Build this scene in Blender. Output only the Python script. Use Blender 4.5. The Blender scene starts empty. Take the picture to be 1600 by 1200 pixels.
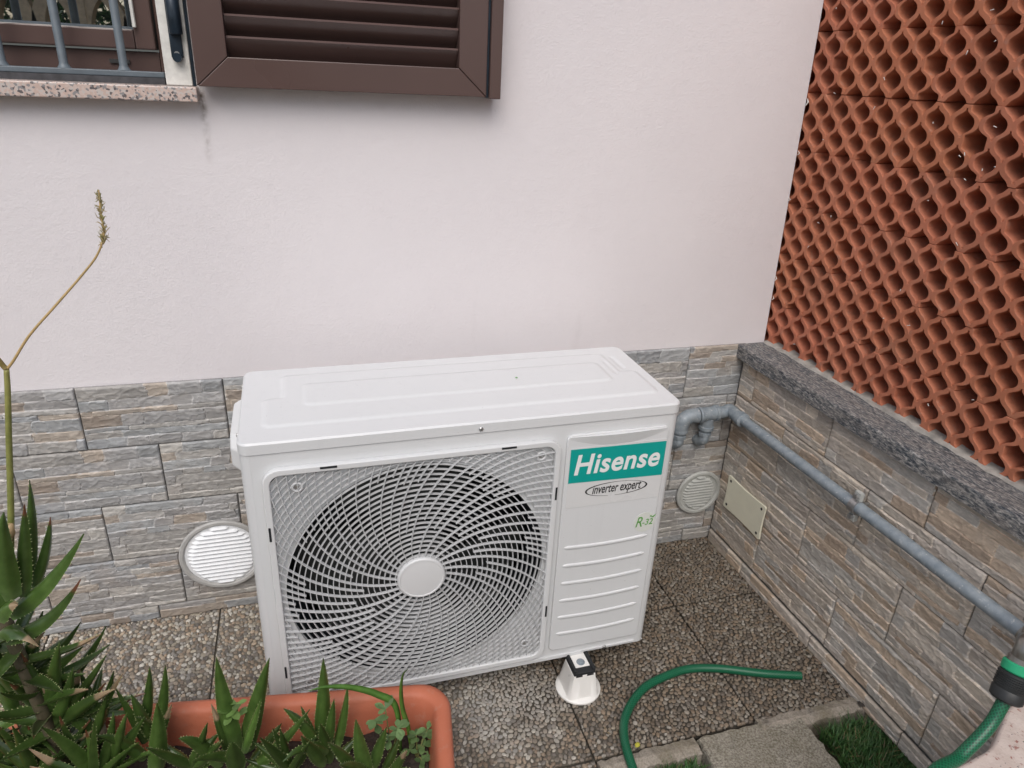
import bpy, math, random
import numpy as np
from mathutils import Vector, Matrix, noise as mn
random.seed(7); rng = np.random.default_rng(7)
S = bpy.context.scene; C = S.collection
R_ = math.radians

# ------------------------------------------------------------------ camera
CAM = np.array([-1.1729, -1.5822, 1.3333]); YAW, PITCH, ROLL, FPX = 0.3025, 0.4248, -0.0516, 1101.8
cy, sy, cp, sp = math.cos(YAW), math.sin(YAW), math.cos(PITCH), math.sin(PITCH)
_f = np.array([sy*cp, cy*cp, -sp]); _r = np.array([cy, -sy, 0.0]); _d = np.cross(_f, _r)
cr, sr = math.cos(ROLL), math.sin(ROLL)
RGT = cr*_r + sr*_d; DWN = -sr*_r + cr*_d; FWD = _f
cam = bpy.data.cameras.new('camera'); co = bpy.data.objects.new('camera', cam); C.objects.link(co)
cam.sensor_width = 36; cam.lens = FPX/1600*36; cam.clip_start = 0.02; cam.clip_end = 500
M = Matrix.Identity(4)
for i in range(3):
    M[i][0], M[i][1], M[i][2], M[i][3] = RGT[i], -DWN[i], -FWD[i], CAM[i]
co.matrix_world = M; S.camera = co
# ------------------------------------------------------------------ sky, sun, exposure
SUN_EL, SUN_AZ = 50, 199          # compass-like azimuth: sun stands behind and left of the viewer
W = bpy.data.worlds.new('World'); S.world = W; W.use_nodes = True
nt = W.node_tree; bg = nt.nodes['Background']
sky = nt.nodes.new('ShaderNodeTexSky'); sky.sky_type = 'NISHITA'; sky.sun_disc = False
sky.sun_elevation = R_(SUN_EL); sky.sun_rotation = R_(SUN_AZ); sky.air_density = 1.0; sky.dust_density = 3.0
hs = nt.nodes.new('ShaderNodeHueSaturation'); hs.inputs['Saturation'].default_value = 0.72
nt.links.new(sky.outputs[0], hs.inputs['Color']); nt.links.new(hs.outputs[0], bg.inputs['Color'])
bg.inputs['Strength'].default_value = 0.13
sl = bpy.data.lights.new('sun', 'SUN'); sl.energy = 1.2; sl.angle = R_(50); sl.color = (1, .975, .94)
so = bpy.data.objects.new('sun', sl); C.objects.link(so)
az = R_(SUN_AZ); el = R_(SUN_EL)
to_sun = Vector((math.sin(az)*math.cos(el), math.cos(az)*math.cos(el), math.sin(el)))
so.rotation_euler = to_sun.to_track_quat('Z', 'Y').to_euler(); so.location = to_sun*8
vs = S.view_settings; vs.view_transform = 'Standard'; vs.look = 'None'; vs.exposure = 0.31; vs.gamma = 1

# ------------------------------------------------------------------ helpers
RW = 0.0299                                            # the boundary wall opens by 1.7 degrees
def onplane(px, py, n, c):
    v = RGT*(px-800)/FPX + DWN*(py-600)/FPX + FWD
    n = np.array(n, float); t = (c-CAM@n)/(v@n); return Vector(CAM+t*v)
def atz(px, py, z=0.0): return onplane(px, py, (0, 0, 1), z)
def aty(px, py, y=0.0): return onplane(px, py, (0, 1, 0), y)
def atr(px, py, x=0.0): return onplane(px, py, (1, RW, 0), x)

def link(name, me, mat=None, parent=None, loc=(0, 0, 0), rot=(0, 0, 0), smooth=False):
    if mat is not None and not me.materials: me.materials.append(mat)
    if smooth: me.shade_smooth()
    o = bpy.data.objects.new(name, me); C.objects.link(o)
    o.location = loc; o.rotation_euler = rot
    if parent: o.parent = parent
    return o
def empty(name, loc=(0, 0, 0), rz=0):
    o = bpy.data.objects.new(name, None); C.objects.link(o); o.location = loc; o.rotation_euler = (0, 0, rz)
    o.empty_display_size = .05; return o
def tag(o, label=None, cat=None, group=None, kind=None):
    if label: o['label'] = label
    if cat: o['category'] = cat
    if group: o['group'] = group
    if kind: o['kind'] = kind
    return o
def bev(o, w=.002, n=2, ang=40):
    m = o.modifiers.new('bevel', 'BEVEL'); m.width = w; m.segments = n; m.limit_method = 'ANGLE'; m.angle_limit = R_(ang)
    return o

class MB:
    def __init__(s): s.v = []; s.f = []; s.c = []
    def add(s, vs_, fs, col=None):
        b = len(s.v); s.v += [tuple(v) for v in vs_]; s.f += [tuple(i+b for i in f) for f in fs]
        s.c += [col or (1, 1, 1)]*len(vs_)
        return s
    def box(s, a, b, col=None):
        x0, y0, z0 = a; x1, y1, z1 = b
        return s.add([(x0,y0,z0),(x1,y0,z0),(x1,y1,z0),(x0,y1,z0),(x0,y0,z1),(x1,y0,z1),(x1,y1,z1),(x0,y1,z1)],
              [(0,3,2,1),(4,5,6,7),(0,1,5,4),(1,2,6,5),(2,3,7,6),(3,0,4,7)], col)
    def tube(s, pts, rad, n=12, cap=True, col=None):
        pts = [Vector(p) for p in pts]; k = len(pts)
        if not hasattr(rad, '__len__'): rad = [rad]*k
        vs_ = []; u = None
        for i, p in enumerate(pts):
            t = (pts[min(i+1, k-1)]-pts[max(i-1, 0)]).normalized()
            if u is None:
                u = t.orthogonal().normalized()
            u = (u - t*u.dot(t)).normalized(); w = t.cross(u)
            vs_ += [p+(u*math.cos(2*math.pi*j/n)+w*math.sin(2*math.pi*j/n))*rad[i] for j in range(n)]
        fs = [(i*n+j, i*n+(j+1) % n, (i+1)*n+(j+1) % n, (i+1)*n+j) for i in range(k-1) for j in range(n)]
        if cap: fs += [tuple(range(n-1, -1, -1)), tuple((k-1)*n+j for j in range(n))]
        return s.add(vs_, fs, col)
    def lathe(s, prof, n=32, org=(0, 0, 0), axis='z', col=None):
        vs_ = []; o = Vector(org)
        for r, h in prof:
            for j in range(n):
                a = 2*math.pi*j/n; c_, s_ = r*math.cos(a), r*math.sin(a)
                vs_.append(o+Vector({'z': (c_, s_, h), 'y': (c_, h, s_), 'x': (h, c_, s_)}[axis]))
        k = len(prof)
        fs = [(i*n+j, i*n+(j+1) % n, (i+1)*n+(j+1) % n, (i+1)*n+j) for i in range(k-1) for j in range(n)]
        fs += [tuple(range(n-1, -1, -1)), tuple((k-1)*n+j for j in range(n))]
        return s.add(vs_, fs, col)
    def strip(s, pts, th, v0, v1):
        """a flat bar swept along a polyline of (u, w) points, standing from depth v0 to v1"""
        k = len(pts); P = np.array(pts, float); T = np.gradient(P, axis=0) if k > 2 else np.repeat([P[1]-P[0]], 2, 0)
        T /= np.linalg.norm(T, axis=1)[:, None]+1e-12; N = np.c_[-T[:, 1], T[:, 0]]*th/2
        A, B = P+N, P-N; vs_ = []
        for i in range(k):
            vs_ += [(A[i,0], v0, A[i,1]), (B[i,0], v0, B[i,1]), (B[i,0], v1, B[i,1]), (A[i,0], v1, A[i,1])]
        fs = [(i*4+j, i*4+(j+1) % 4, i*4+4+(j+1) % 4, i*4+4+j) for i in range(k-1) for j in range(4)]
        fs += [(3, 2, 1, 0), tuple((k-1)*4+j for j in range(4))]
        return s.add(vs_, fs)
    def mesh(s, name, color=False):
        me = bpy.data.meshes.new(name); me.from_pydata(s.v, [], s.f); me.update()
        if color:
            a = me.color_attributes.new('Col', 'FLOAT_COLOR', 'POINT')
            a.data.foreach_set('color', np.c_[np.array(s.c, np.float32), np.ones(len(s.c), np.float32)].ravel())
        return me
    def obj(s, name, mat, parent=None, loc=(0, 0, 0), rot=(0, 0, 0), smooth=False, color=False, bevel=0):
        me = s.mesh(name, color)
        import bmesh
        bm = bmesh.new(); bm.from_mesh(me); bmesh.ops.recalc_face_normals(bm, faces=bm.faces); bm.to_mesh(me); bm.free()
        o = link(name, me, mat, parent, loc, rot, smooth)
        if bevel: bev(o, bevel)
        return o
def smooth_by_angle(o, a=35):
    me = o.data; me.shade_smooth(); me.set_sharp_from_angle(angle=R_(a)); return o
def catmull(pts, n=8):
    P = [Vector(p) for p in pts]; P = [2*P[0]-P[1]]+P+[2*P[-1]-P[-2]]; out = []
    for i in range(1, len(P)-2):
        for k in range(n):
            t = k/n; a, b, c, d = P[i-1], P[i], P[i+1], P[i+2]
            out.append(.5*((2*b)+(c-a)*t+(2*a-5*b+4*c-d)*t*t+(3*b-a-3*c+d)*t**3))
    return out+[P[-2]]
def curve_mesh(name, loops, extrude, bevel=0.0, res=1):
    """filled 2D loops (holes allowed) in the XZ plane, standing +-extrude along Y"""
    cu = bpy.data.curves.new(name, 'CURVE'); cu.dimensions = '2D'; cu.fill_mode = 'BOTH'
    cu.extrude = max(extrude-bevel, 0); cu.bevel_depth = bevel; cu.bevel_resolution = res; cu.offset = -bevel
    for L in loops:
        sp_ = cu.splines.new('POLY'); sp_.points.add(len(L)-1)
        for p, q in zip(sp_.points, L): p.co = (q[0], q[1], 0, 1)
        sp_.use_cyclic_u = True
    o = bpy.data.objects.new(name, cu); C.objects.link(o)
    me = bpy.data.meshes.new_from_object(o); bpy.data.objects.remove(o); bpy.data.curves.remove(cu)
    me.transform(Matrix.Rotation(math.pi/2, 4, 'X')); me.name = name; return me
def text_mesh(name, body, box, depth=.0003, shear=0, offset=0, space=1.0):
    cu = bpy.data.curves.new(name, 'FONT'); cu.body = body; cu.size = 1; cu.shear = shear; cu.offset = offset
    cu.space_character = space; cu.resolution_u = 6
    o = bpy.data.objects.new(name, cu); C.objects.link(o)
    me = bpy.data.meshes.new_from_object(o); bpy.data.objects.remove(o)
    n = len(me.vertices); A = np.empty(n*3); me.vertices.foreach_get('co', A); A = A.reshape(-1, 3)
    lo, hi = A.min(0), A.max(0); u0, w0, u1, w1 = box
    X = u0+(A[:, 0]-lo[0])/(hi[0]-lo[0])*(u1-u0); Z = w0+(A[:, 1]-lo[1])/(hi[1]-lo[1])*(w1-w0)
    me.vertices.foreach_set('co', np.c_[X, np.zeros(n), Z].ravel()); me.update(); return me
def rrect(x0, y0, x1, y1, r, n=6):
    out = []
    for cx, cy_, a0 in ((x1-r, y1-r, 0), (x0+r, y1-r, 90), (x0+r, y0+r, 180), (x1-r, y0+r, 270)):
        for k in range(n+1):
            a = R_(a0+90*k/n); out.append((cx+r*math.cos(a), cy_+r*math.sin(a)))
    return out
def circle(cx, cy_, r, n=64): return [(cx+r*math.cos(2*math.pi*k/n), cy_+r*math.sin(2*math.pi*k/n)) for k in range(n)]

# ------------------------------------------------------------------ materials
class N:
    def __init__(s, name):
        s.m = bpy.data.materials.new(name); s.m.use_nodes = True; s.t = s.m.node_tree; s.b = s.t.nodes['Principled BSDF']
        s.tc = s.t.nodes.new('ShaderNodeTexCoord'); s.geo = s.t.nodes.new('ShaderNodeNewGeometry'); s.oi = s.t.nodes.new('ShaderNodeObjectInfo')
    def n(s, typ, **k):
        q = s.t.nodes.new(typ)
        for a, b in k.items():
            if a in q.inputs: s.put(q.inputs[a], b)
            else: setattr(q, a, b)
        return q
    def put(s, inp, v):
        if isinstance(v, bpy.types.NodeSocket): s.t.links.new(v, inp)
        else:
            if inp.type == 'RGBA' and len(v) == 3: v = (*v, 1)
            inp.default_value = v
    def coord(s, which='Object', scale=(1, 1, 1), rot=(0, 0, 0), rnd=0):
        src = s.geo.outputs['Position'] if which == 'World' else s.tc.outputs[which]
        mp = s.t.nodes.new('ShaderNodeMapping'); s.put(mp.inputs['Vector'], src); mp.inputs['Scale'].default_value = scale; mp.inputs['Rotation'].default_value = rot
        if rnd:
            q = s.n('ShaderNodeMath', operation='MULTIPLY'); s.put(q.inputs[0], s.oi.outputs['Random']); q.inputs[1].default_value = rnd
            s.put(mp.inputs['Location'], q.outputs[0])
        return mp.outputs[0]
    def noise(s, co, scale, detail=4, rough=.55, dist=0):
        q = s.n('ShaderNodeTexNoise'); s.put(q.inputs['Vector'], co); q.inputs['Scale'].default_value = scale
        q.inputs['Detail'].default_value = detail; q.inputs['Roughness'].default_value = rough; q.inputs['Distortion'].default_value = dist
        return q.outputs['Fac']
    def ramp(s, fac, stops, interp='LINEAR'):
        q = s.n('ShaderNodeValToRGB'); s.put(q.inputs[0], fac); r = q.color_ramp; r.interpolation = interp
        while len(r.elements) < len(stops): r.elements.new(.5)
        for e, (p, c) in zip(r.elements, stops):
            e.position = p; e.color = (c, c, c, 1) if not hasattr(c, '__len__') else (*c, 1)
        return q.outputs[0]
    def mix(s, fac, a, b, mode='MIX'):
        q = s.n('ShaderNodeMix', data_type='RGBA', blend_type=mode); s.put(q.inputs[0], fac); s.put(q.inputs[6], a); s.put(q.inputs[7], b)
        return q.outputs[2]
    def math(s, op, a, b=0.0):
        q = s.n('ShaderNodeMath', operation=op); s.put(q.inputs[0], a); s.put(q.inputs[1], b); return q.outputs[0]
    def attr(s, name='Col'): return s.n('ShaderNodeAttribute', attribute_name=name).outputs['Color']
    def bump(s, h, strength=.3, dist=.002, prev=None):
        q = s.n('ShaderNodeBump'); s.put(q.inputs['Height'], h); q.inputs['Strength'].default_value = strength; q.inputs['Distance'].default_value = dist
        if prev is not None: s.put(q.inputs['Normal'], prev)
        return q.outputs[0]
    def out(s, col=None, rough=None, metal=None, normal=None, spec=None, **k):
        for key, v in (('Base Color', col), ('Roughness', rough), ('Metallic', metal), ('Normal', normal), ('Specular IOR Level', spec)):
            if v is not None: s.put(s.b.inputs[key], v)
        for a, v in k.items(): s.put(s.b.inputs[a.replace('_', ' ')], v)
        return s.m
def simple(name, col, rough=.5, metal=0, var=.12, scale=30, bump=.0, bscale=120, spec=.5, rnd=3.0, bdist=.001):
    m = N(name); co_ = m.coord(rnd=rnd); f = m.noise(co_, scale)
    c2 = tuple(max(0, x*(1-var)) for x in col); c1 = tuple(min(1, x*(1+var)) for x in col)
    c = m.ramp(f, [(.3, c2), (.7, c1)])
    nrm = m.bump(m.noise(co_, bscale, 5), bump, bdist) if bump else None
    r = m.ramp(m.noise(co_, scale*.7), [(.3, max(.02, rough-.08)), (.7, min(1, rough+.08))])
    return m.out(c, r, metal, nrm, spec)

def m_plaster():
    m = N('pink_plaster'); co_ = m.coord('World')
    big = m.noise(co_, 1.6, 5, .6); c = m.ramp(big, [(.3, (.715, .680, .695)), (.7, (.765, .73, .742))])
    # grey weather marks with a vertical drift
    st = m.noise(m.coord('World', (5, 5, 1.1)), 2.2, 5, .6); c = m.mix(m.ramp(st, [(.64, 0.0), (.90, .28)]), c, (.48, .45, .45))
    # the run of grime below the end of the window sill
    sx = m.n('ShaderNodeSeparateXYZ'); m.put(sx.inputs[0], m.geo.outputs['Position'])
    wob = m.math('MULTIPLY', m.math('SUBTRACT', m.noise(co_, 30, 3), .5), .012)
    dx = m.math('ABSOLUTE', m.math('SUBTRACT', m.math('ADD', sx.outputs[0], wob), -1.338))
    inx = m.ramp(dx, [(.0, 1.0), (.009, 0.0)])
    inz = m.ramp(sx.outputs[2], [(1.10/2, 0.0), (1.13/2, .35), (1.20/2, .35), (1.245/2, 1.0), (1.26/2, 0.0)])
    sz = m.math('MULTIPLY', sx.outputs[2], .5)
    inz = m.ramp(sz, [(.56, 0.0), (.575, .30), (.600, .25), (.622, .95)])
    g = m.math('MULTIPLY', m.math('MULTIPLY', inx, inz), m.ramp(m.noise(co_, 90, 4), [(.35, .2), (.6, 1.0)]))
    c = m.mix(g, c, (.13, .10, .07))
    nrm = m.bump(m.noise(co_, 260, 4, .65), .42, .0022); nrm = m.bump(m.noise(co_, 45, 3), .25, .003, nrm)
    return m.out(c, .88, 0, nrm, .25)
def m_tile(name, tint):
    m = N(name); co_ = m.coord('Object', rnd=4.0)
    c = m.mix(1.0, m.attr(), tint, 'MULTIPLY')
    f = m.noise(m.coord('Object', (14, 14, 55), rnd=4.0), 3.0, 6, .65)
    c = m.mix(1.0, c, m.ramp(f, [(.25, (.70, .70, .70)), (.75, (1.28, 1.26, 1.22))]), 'MULTIPLY')
    f2 = m.noise(co_, 9, 4); c = m.mix(m.ramp(f2, [(.58, 0.0), (.85, .40)]), c, (.34, .25, .185))
    w = m.noise(co_, 14, 3); c = m.mix(m.ramp(w, [(.58, 0.0), (.75, .35)]), c, (.46, .43, .39))
    nrm = m.bump(m.noise(m.coord('Object', (20, 20, 60), rnd=4.0), 5, 6, .7), .35, .002)
    return m.out(c, .62, 0, nrm, .4)
def m_granite_pink():
    m = N('pink_granite'); co_ = m.coord('World')
    q = m.n('ShaderNodeTexVoronoi'); m.put(q.inputs['Vector'], co_); q.inputs['Scale'].default_value = 260; q.inputs['Randomness'].default_value = 1
    h = m.n('ShaderNodeSeparateColor'); m.put(h.inputs[0], q.outputs['Color'])
    c = m.ramp(h.outputs[0], [(0, (.05, .05, .06)), (.14, (.22, .22, .23)), (.27, (.55, .50, .47)), (.45, (.56, .42, .36)), (.75, (.60, .48, .43))], 'CONSTANT')
    c = m.mix(m.math('MULTIPLY', m.noise(co_, 300, 4), .35), c, (.5, .42, .38))
    return m.out(c, .35, 0, None, .5)
def m_gneiss():
    m = N('speckled_gneiss'); co_ = m.coord('Object', (85, 250, 250))
    a = m.noise(co_, 1, 6, .65, .6); b = m.noise(m.coord('Object', (14, 60, 60)), 1, 5, .6)
    c = m.ramp(a, [(.38, (.020, .028, .040)), (.48, (.10, .11, .12)), (.56, (.24, .23, .22)), (.68, (.44, .43, .41))])
    c = m.mix(m.ramp(b, [(.40, .0), (.75, .45)]), c, (.22, .19, .165))
    return m.out(c, m.ramp(a, [(.3, .45), (.7, .7)]), 0, m.bump(a, .5, .002), .4)
def m_terracotta(name, a, b, rough=.8):
    m = N(name); co_ = m.coord('Object', rnd=5.0)
    c = m.ramp(m.noise(co_, 14, 5), [(.3, a), (.7, b)])
    o_ = m.mix(m.math('MULTIPLY', m.oi.outputs['Random'], .30), c, (.42, .18, .075))
    w = m.noise(co_, 55, 5); o_ = m.mix(m.ramp(w, [(.58, 0.0), (.75, .35)]), o_, (.44, .30, .24))
    w = m.noise(co_, 6, 4); o_ = m.mix(m.ramp(w, [(.50, 0.0), (.75, .45)]), o_, (.25, .13, .085))
    return m.out(o_, rough, 0, m.bump(m.noise(co_, 160, 5), .35, .0015), .25)
def m_paint(name, col):
    m = N(name); co_ = m.coord('Object')
    c = m.mix(m.ramp(m.noise(co_, 3, 4), [(.4, 0.0), (.8, .18)]), col, tuple(x*.88 for x in col))
    stq = m.noise(m.coord('Object', (60, 60, 2.5)), 1.0, 4); c = m.mix(m.ramp(stq, [(.55, 0.0), (.85, .18)]), c, tuple(x*.75 for x in col))
    sp1 = m.noise(co_, 260, 2); c = m.mix(m.ramp(sp1, [(.735, 0.0), (.76, .5)]), c, (.25, .22, .18))
    return m.out(c, m.ramp(m.noise(co_, 12), [(.3, .30), (.7, .42)]), 0, m.bump(m.noise(co_, 500, 2), .04, .0006), .5)
def m_pebble():
    m = N('river_pebbles'); co_ = m.coord('World')
    c = m.mix(1.0, m.attr(), m.ramp(m.noise(co_, 240, 3), [(.3, (.8, .8, .8)), (.7, (1.15, 1.15, 1.15))]), 'MULTIPLY')
    d = dirt(m); c = m.mix(m.math('MULTIPLY', d, .72), c, (.085, .062, .041))
    c = m.mix(chalk(m), c, (.50, .49, .46))
    return m.out(c, m.math('SUBTRACT', .72, m.math('MULTIPLY', d, .25)), 0, None, .4)
def dirt(m):
    """damp, mossy grime on the paving: spread along the boundary wall and in blotches"""
    sx = m.n('ShaderNodeSeparateXYZ'); m.put(sx.inputs[0], m.geo.outputs['Position'])
    nz = m.noise(m.coord('World'), 5.5, 6, .62); fine = m.noise(m.coord('World'), 38, 4)
    gx = m.ramp(m.math('ADD', m.math('MULTIPLY', sx.outputs[0], .6), 1.0), [(.05, .0), (.36, .06), (.60, .50), (1.0, .70)])
    t = m.math('ADD', m.math('MULTIPLY', nz, .75), gx)
    t = m.math('ADD', t, m.math('MULTIPLY', m.math('SUBTRACT', fine, .5), .5))
    return m.ramp(t, [(.50, 0.0), (.95, .88)])
def chalk(m):
    """pale cement dust spilt in front of the machine"""
    v = m.n('ShaderNodeVectorMath', operation='DISTANCE'); m.put(v.inputs[0], m.geo.outputs['Position']); v.inputs[1].default_value = (-.80, -.47, 0)
    n_ = m.noise(m.coord('World'), 11, 5)
    return m.ramp(m.math('ADD', v.outputs['Value'], m.math('MULTIPLY', m.math('SUBTRACT', n_, .5), .35)), [(.04, .5), (.16, 0.0)])
def m_mortar():
    m = N('paving_mortar'); co_ = m.coord('World')
    c = m.ramp(m.noise(co_, 60, 5), [(.3, (.13, .115, .093)), (.7, (.23, .21, .175))])
    c = m.mix(dirt(m), c, (.035, .03, .024)); return m.out(c, .9, 0, m.bump(m.noise(co_, 300, 4), .5, .002), .2)
def m_concrete(name, a, b, moss=.4):
    m = N(name); co_ = m.coord('World')
    c = m.ramp(m.noise(co_, 230, 5, .75), [(.38, a), (.62, b)])
    c = m.mix(m.ramp(m.noise(co_, 13, 5), [(.45, 0.0), (.75, moss)]), c, (.10, .085, .04))
    c = m.mix(m.ramp(m.noise(co_, 22, 4), [(.6, 0.0), (.8, moss)]), c, (.06, .055, .05))
    return m.out(c, .9, 0, m.bump(m.noise(co_, 220, 5, .7), .7, .003), .2)
def m_leaf(name='aloe_skin', rough=.31):
    m = N(name); co_ = m.coord('Object', rnd=3)
    c = m.mix(1.0, m.attr(), m.ramp(m.noise(co_, 55, 4), [(.3, (.75, .78, .7)), (.7, (1.25, 1.2, 1.2))]), 'MULTIPLY')
    return m.out(c, rough, 0, m.bump(m.noise(co_, 130, 3), .15, .001), .5)
def m_galv():
    m = N('galvanised_steel'); co_ = m.coord('World')
    c = m.ramp(m.noise(co_, 60, 5), [(.3, (.21, .25, .285)), (.65, (.31, .35, .38)), (.8, (.52, .54, .55))])
    c = m.mix(m.ramp(m.noise(co_, 130, 3), [(.66, 0.0), (.72, .8)]), c, (.62, .62, .60))
    return m.out(c, .58, .25, m.bump(m.noise(co_, 200, 3), .2, .001), .5)
def m_hose():
    m = N('green_hose_braid'); uv = m.tc.outputs['UV']
    def wave(rot):
        q = m.n('ShaderNodeTexWave', wave_type='BANDS', bands_direction='X'); mp = m.n('ShaderNodeMapping'); m.put(mp.inputs['Vector'], uv)
        mp.inputs['Rotation'].default_value = (0, 0, rot); m.put(q.inputs['Vector'], mp.outputs[0]); q.inputs['Scale'].default_value = .444; return q.outputs['Fac']
    w = m.math('MAXIMUM', wave(R_(45)), wave(R_(-45)))
    c = m.ramp(w, [(.62, (.003, .060, .028)), (.95, (.010, .150, .072))])
    return m.out(c, .38, 0, None, .5)
def m_glass():
    m = N('window_glass'); m.out((.012, .014, .015), .03, 0, None, .5)
    g = m.n('ShaderNodeBsdfGlossy'); g.inputs['Roughness'].default_value = .012; g.inputs['Color'].default_value = (.9, .93, .92, 1)
    x = m.n('ShaderNodeMixShader'); x.inputs[0].default_value = .5
    m.t.links.new(m.b.outputs[0], x.inputs[1]); m.t.links.new(g.outputs[0], x.inputs[2])
    m.t.links.new(x.outputs[0], m.t.nodes['Material Output'].inputs[0]); return m.m
def m_pier():
    m = N('flaking_pale_render'); co_ = m.coord('World')
    c = m.ramp(m.noise(co_, 18, 5), [(.3, (.52, .43, .39)), (.7, (.66, .58, .54))])
    c = m.mix(m.ramp(m.noise(co_, 95, 4), [(.60, 0.0), (.68, .9)]), c, (.30, .12, .10))
    c = m.mix(m.ramp(m.noise(co_, 150, 3), [(.66, 0.0), (.72, .9)]), c, (.10, .09, .10))
    return m.out(c, .9, 0, m.bump(m.noise(co_, 90, 5), .6, .004), .2)

MAT = dict(
    plaster=m_plaster(), tile=m_tile('stone_tile_grey', (.95, .97, 1.0)), tile_warm_lit=m_tile('stone_tile_warm_lit', (1.22, 1.13, 1.04)),  # second copy of the same tile: warm light off the clay tinted in
    grout=simple('grey_grout', (.25, .245, .24), .95, bump=.4, bscale=200), granite=m_granite_pink(), gneiss=m_gneiss(),
    brick=m_terracotta('fired_clay', (.43, .142, .082), (.51, .19, .115)), planter=m_terracotta('planter_plastic', (.46, .135, .075), (.52, .165, .10), .48),
    paint=m_paint('white_paint', (.66, .672, .68)), plastic=simple('white_plastic', (.66, .67, .675), .42, var=.03, scale=8),
    grille=simple('grille_plastic', (.55, .56, .57), .45, var=.05, scale=8), dark=simple('black_shroud', (.008, .011, .016), .6), fan=simple('fan_plastic', (.030, .034, .033), .45),  # grille greyed below the casing plastic to stand in for shade there
    coil=simple('coil_fins', (.012, .015, .018), .5), teal=simple('teal_print', (.0, .33, .29), .4, var=.02), white=simple('white_print', (.80, .81, .80), .4, var=.02),
    sticker=simple('clear_sticker', (.665, .67, .67), .25, var=.01), black=simple('black_ink', (.012, .012, .012), .5), green=simple('green_ink', (.10, .33, .06), .5),
    pale_sticker=simple('pale_round_sticker', (.655, .675, .63), .4, var=.02),
    steel=simple('zinc_screw', (.42, .42, .42), .35, .8), rubber=simple('black_rubber', (.015, .016, .018), .7), foot=simple('gloss_white_plastic', (.80, .79, .76), .32, var=.03),
    brown=simple('brown_aluminium', (.098, .061, .054), .32, var=.06, scale=4, spec=.5), iron=simple('grey_iron', (.115, .14, .16), .48, var=.15, scale=40, bump=.2, bscale=120),
    jamb=simple('cracked_white_paint', (.68, .67, .63), .6, var=.14, scale=60, bump=.4, bscale=90), hinge=simple('dark_blue_metal', (.018, .03, .045), .35, .3, var=.4),
    sealant=simple('old_sealant', (.05, .05, .055), .7, var=.4, scale=60), glass=m_glass(), galv=m_galv(), hose=m_hose(), clip=simple('clip_green', (.02, .36, .17), .4, var=.06),
    nozzle=simple('black_plastic', (.02, .022, .023), .5, bump=.2, bscale=200), brass=simple('dull_tap_metal', (.25, .24, .22), .38, .75, var=.25, scale=50),
    cover=simple('ivory_plastic', (.74, .72, .58), .42, var=.03), hole=simple('dark_screw', (.03, .03, .03), .6),
    vent=simple('vent_grey', (.44, .45, .43), .55, var=.1), vent_white=simple('vent_white', (.80, .82, .84), .45, var=.05, scale=90), vent_ring=simple('vent_ring_grey', (.43, .425, .41), .6, var=.1),
    pebble=m_pebble(), mortar=m_mortar(), concrete=m_concrete('weathered_concrete', (.13, .115, .09), (.36, .335, .28)), kerb=m_concrete('kerb_concrete', (.24, .21, .17), (.38, .34, .29), .75),
    soil=simple('dark_soil', (.035, .025, .018), .95, var=.5, scale=60, bump=1, bscale=90, bdist=.006), earth=m_concrete('garden_earth', (.10, .085, .06), (.17, .145, .11), .5),
    leaf=m_leaf(), weed=m_leaf('weed_leaf', .5), grass=m_leaf('turf_blade', .6), pier=m_pier(),
    stalk=m_leaf('flower_stalk_skin', .55), render=simple('light_stop_grey', (.22, .19, .17), .9, bump=.3), tan=simple('tan_render', (.58, .46, .31), .8, var=.2, scale=25),
    bed=simple('mortar_bed', (.33, .31, .28), .9, var=.25, scale=40, bump=.6, bscale=120, bdist=.003), chip=simple('white_chip', (.75, .74, .70), .7))

# ------------------------------------------------------------------ the setting: ground
H_T, S_T, L_T = .1533, .0424, .298; ZT = S_T+4*H_T
tag(MB().add([(-60,-60,-.05),(60,-60,-.05),(60,60,-.05),(-60,60,-.05)], [(0,1,2,3)]).obj('ground', MAT['earth']), kind='structure')
pav = tag(MB().box((-2.7, -.653, -.045), (.14, .0, -.009)).box((-2.7, -1.9, -.045), (-.66, -.6535, -.009)).obj('pavement', MAT['mortar']), kind='structure')
XJ = [-2.632+.395*i for i in range(8)]
def vnoise(x, y, seed):
    """vectorised value noise in 0..1"""
    def h(a, b): 
        q = np.sin(a*127.1+b*311.7+seed*74.7)*43758.5453; return q-np.floor(q)
    xi, yi = np.floor(x), np.floor(y); fx, fy = x-xi, y-yi; fx = fx*fx*(3-2*fx); fy = fy*fy*(3-2*fy)
    return (h(xi,yi)*(1-fx)+h(xi+1,yi)*fx)*(1-fy)+(h(xi,yi+1)*(1-fx)+h(xi+1,yi+1)*fx)*fy
def fbm(x, y, seed, o=4):
    s = 0; a = .5; 
    for i in range(o): s = s+a*vnoise(x*2**i, y*2**i, seed+i); a *= .5
    return s/(1-.5**o)
PEB = np.array([(.44,.39,.31),(.36,.30,.235),(.52,.48,.41),(.30,.265,.225),(.38,.29,.21),(.60,.565,.50),(.21,.19,.17),(.45,.36,.27),(.33,.31,.28),(.26,.21,.165)])
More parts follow.
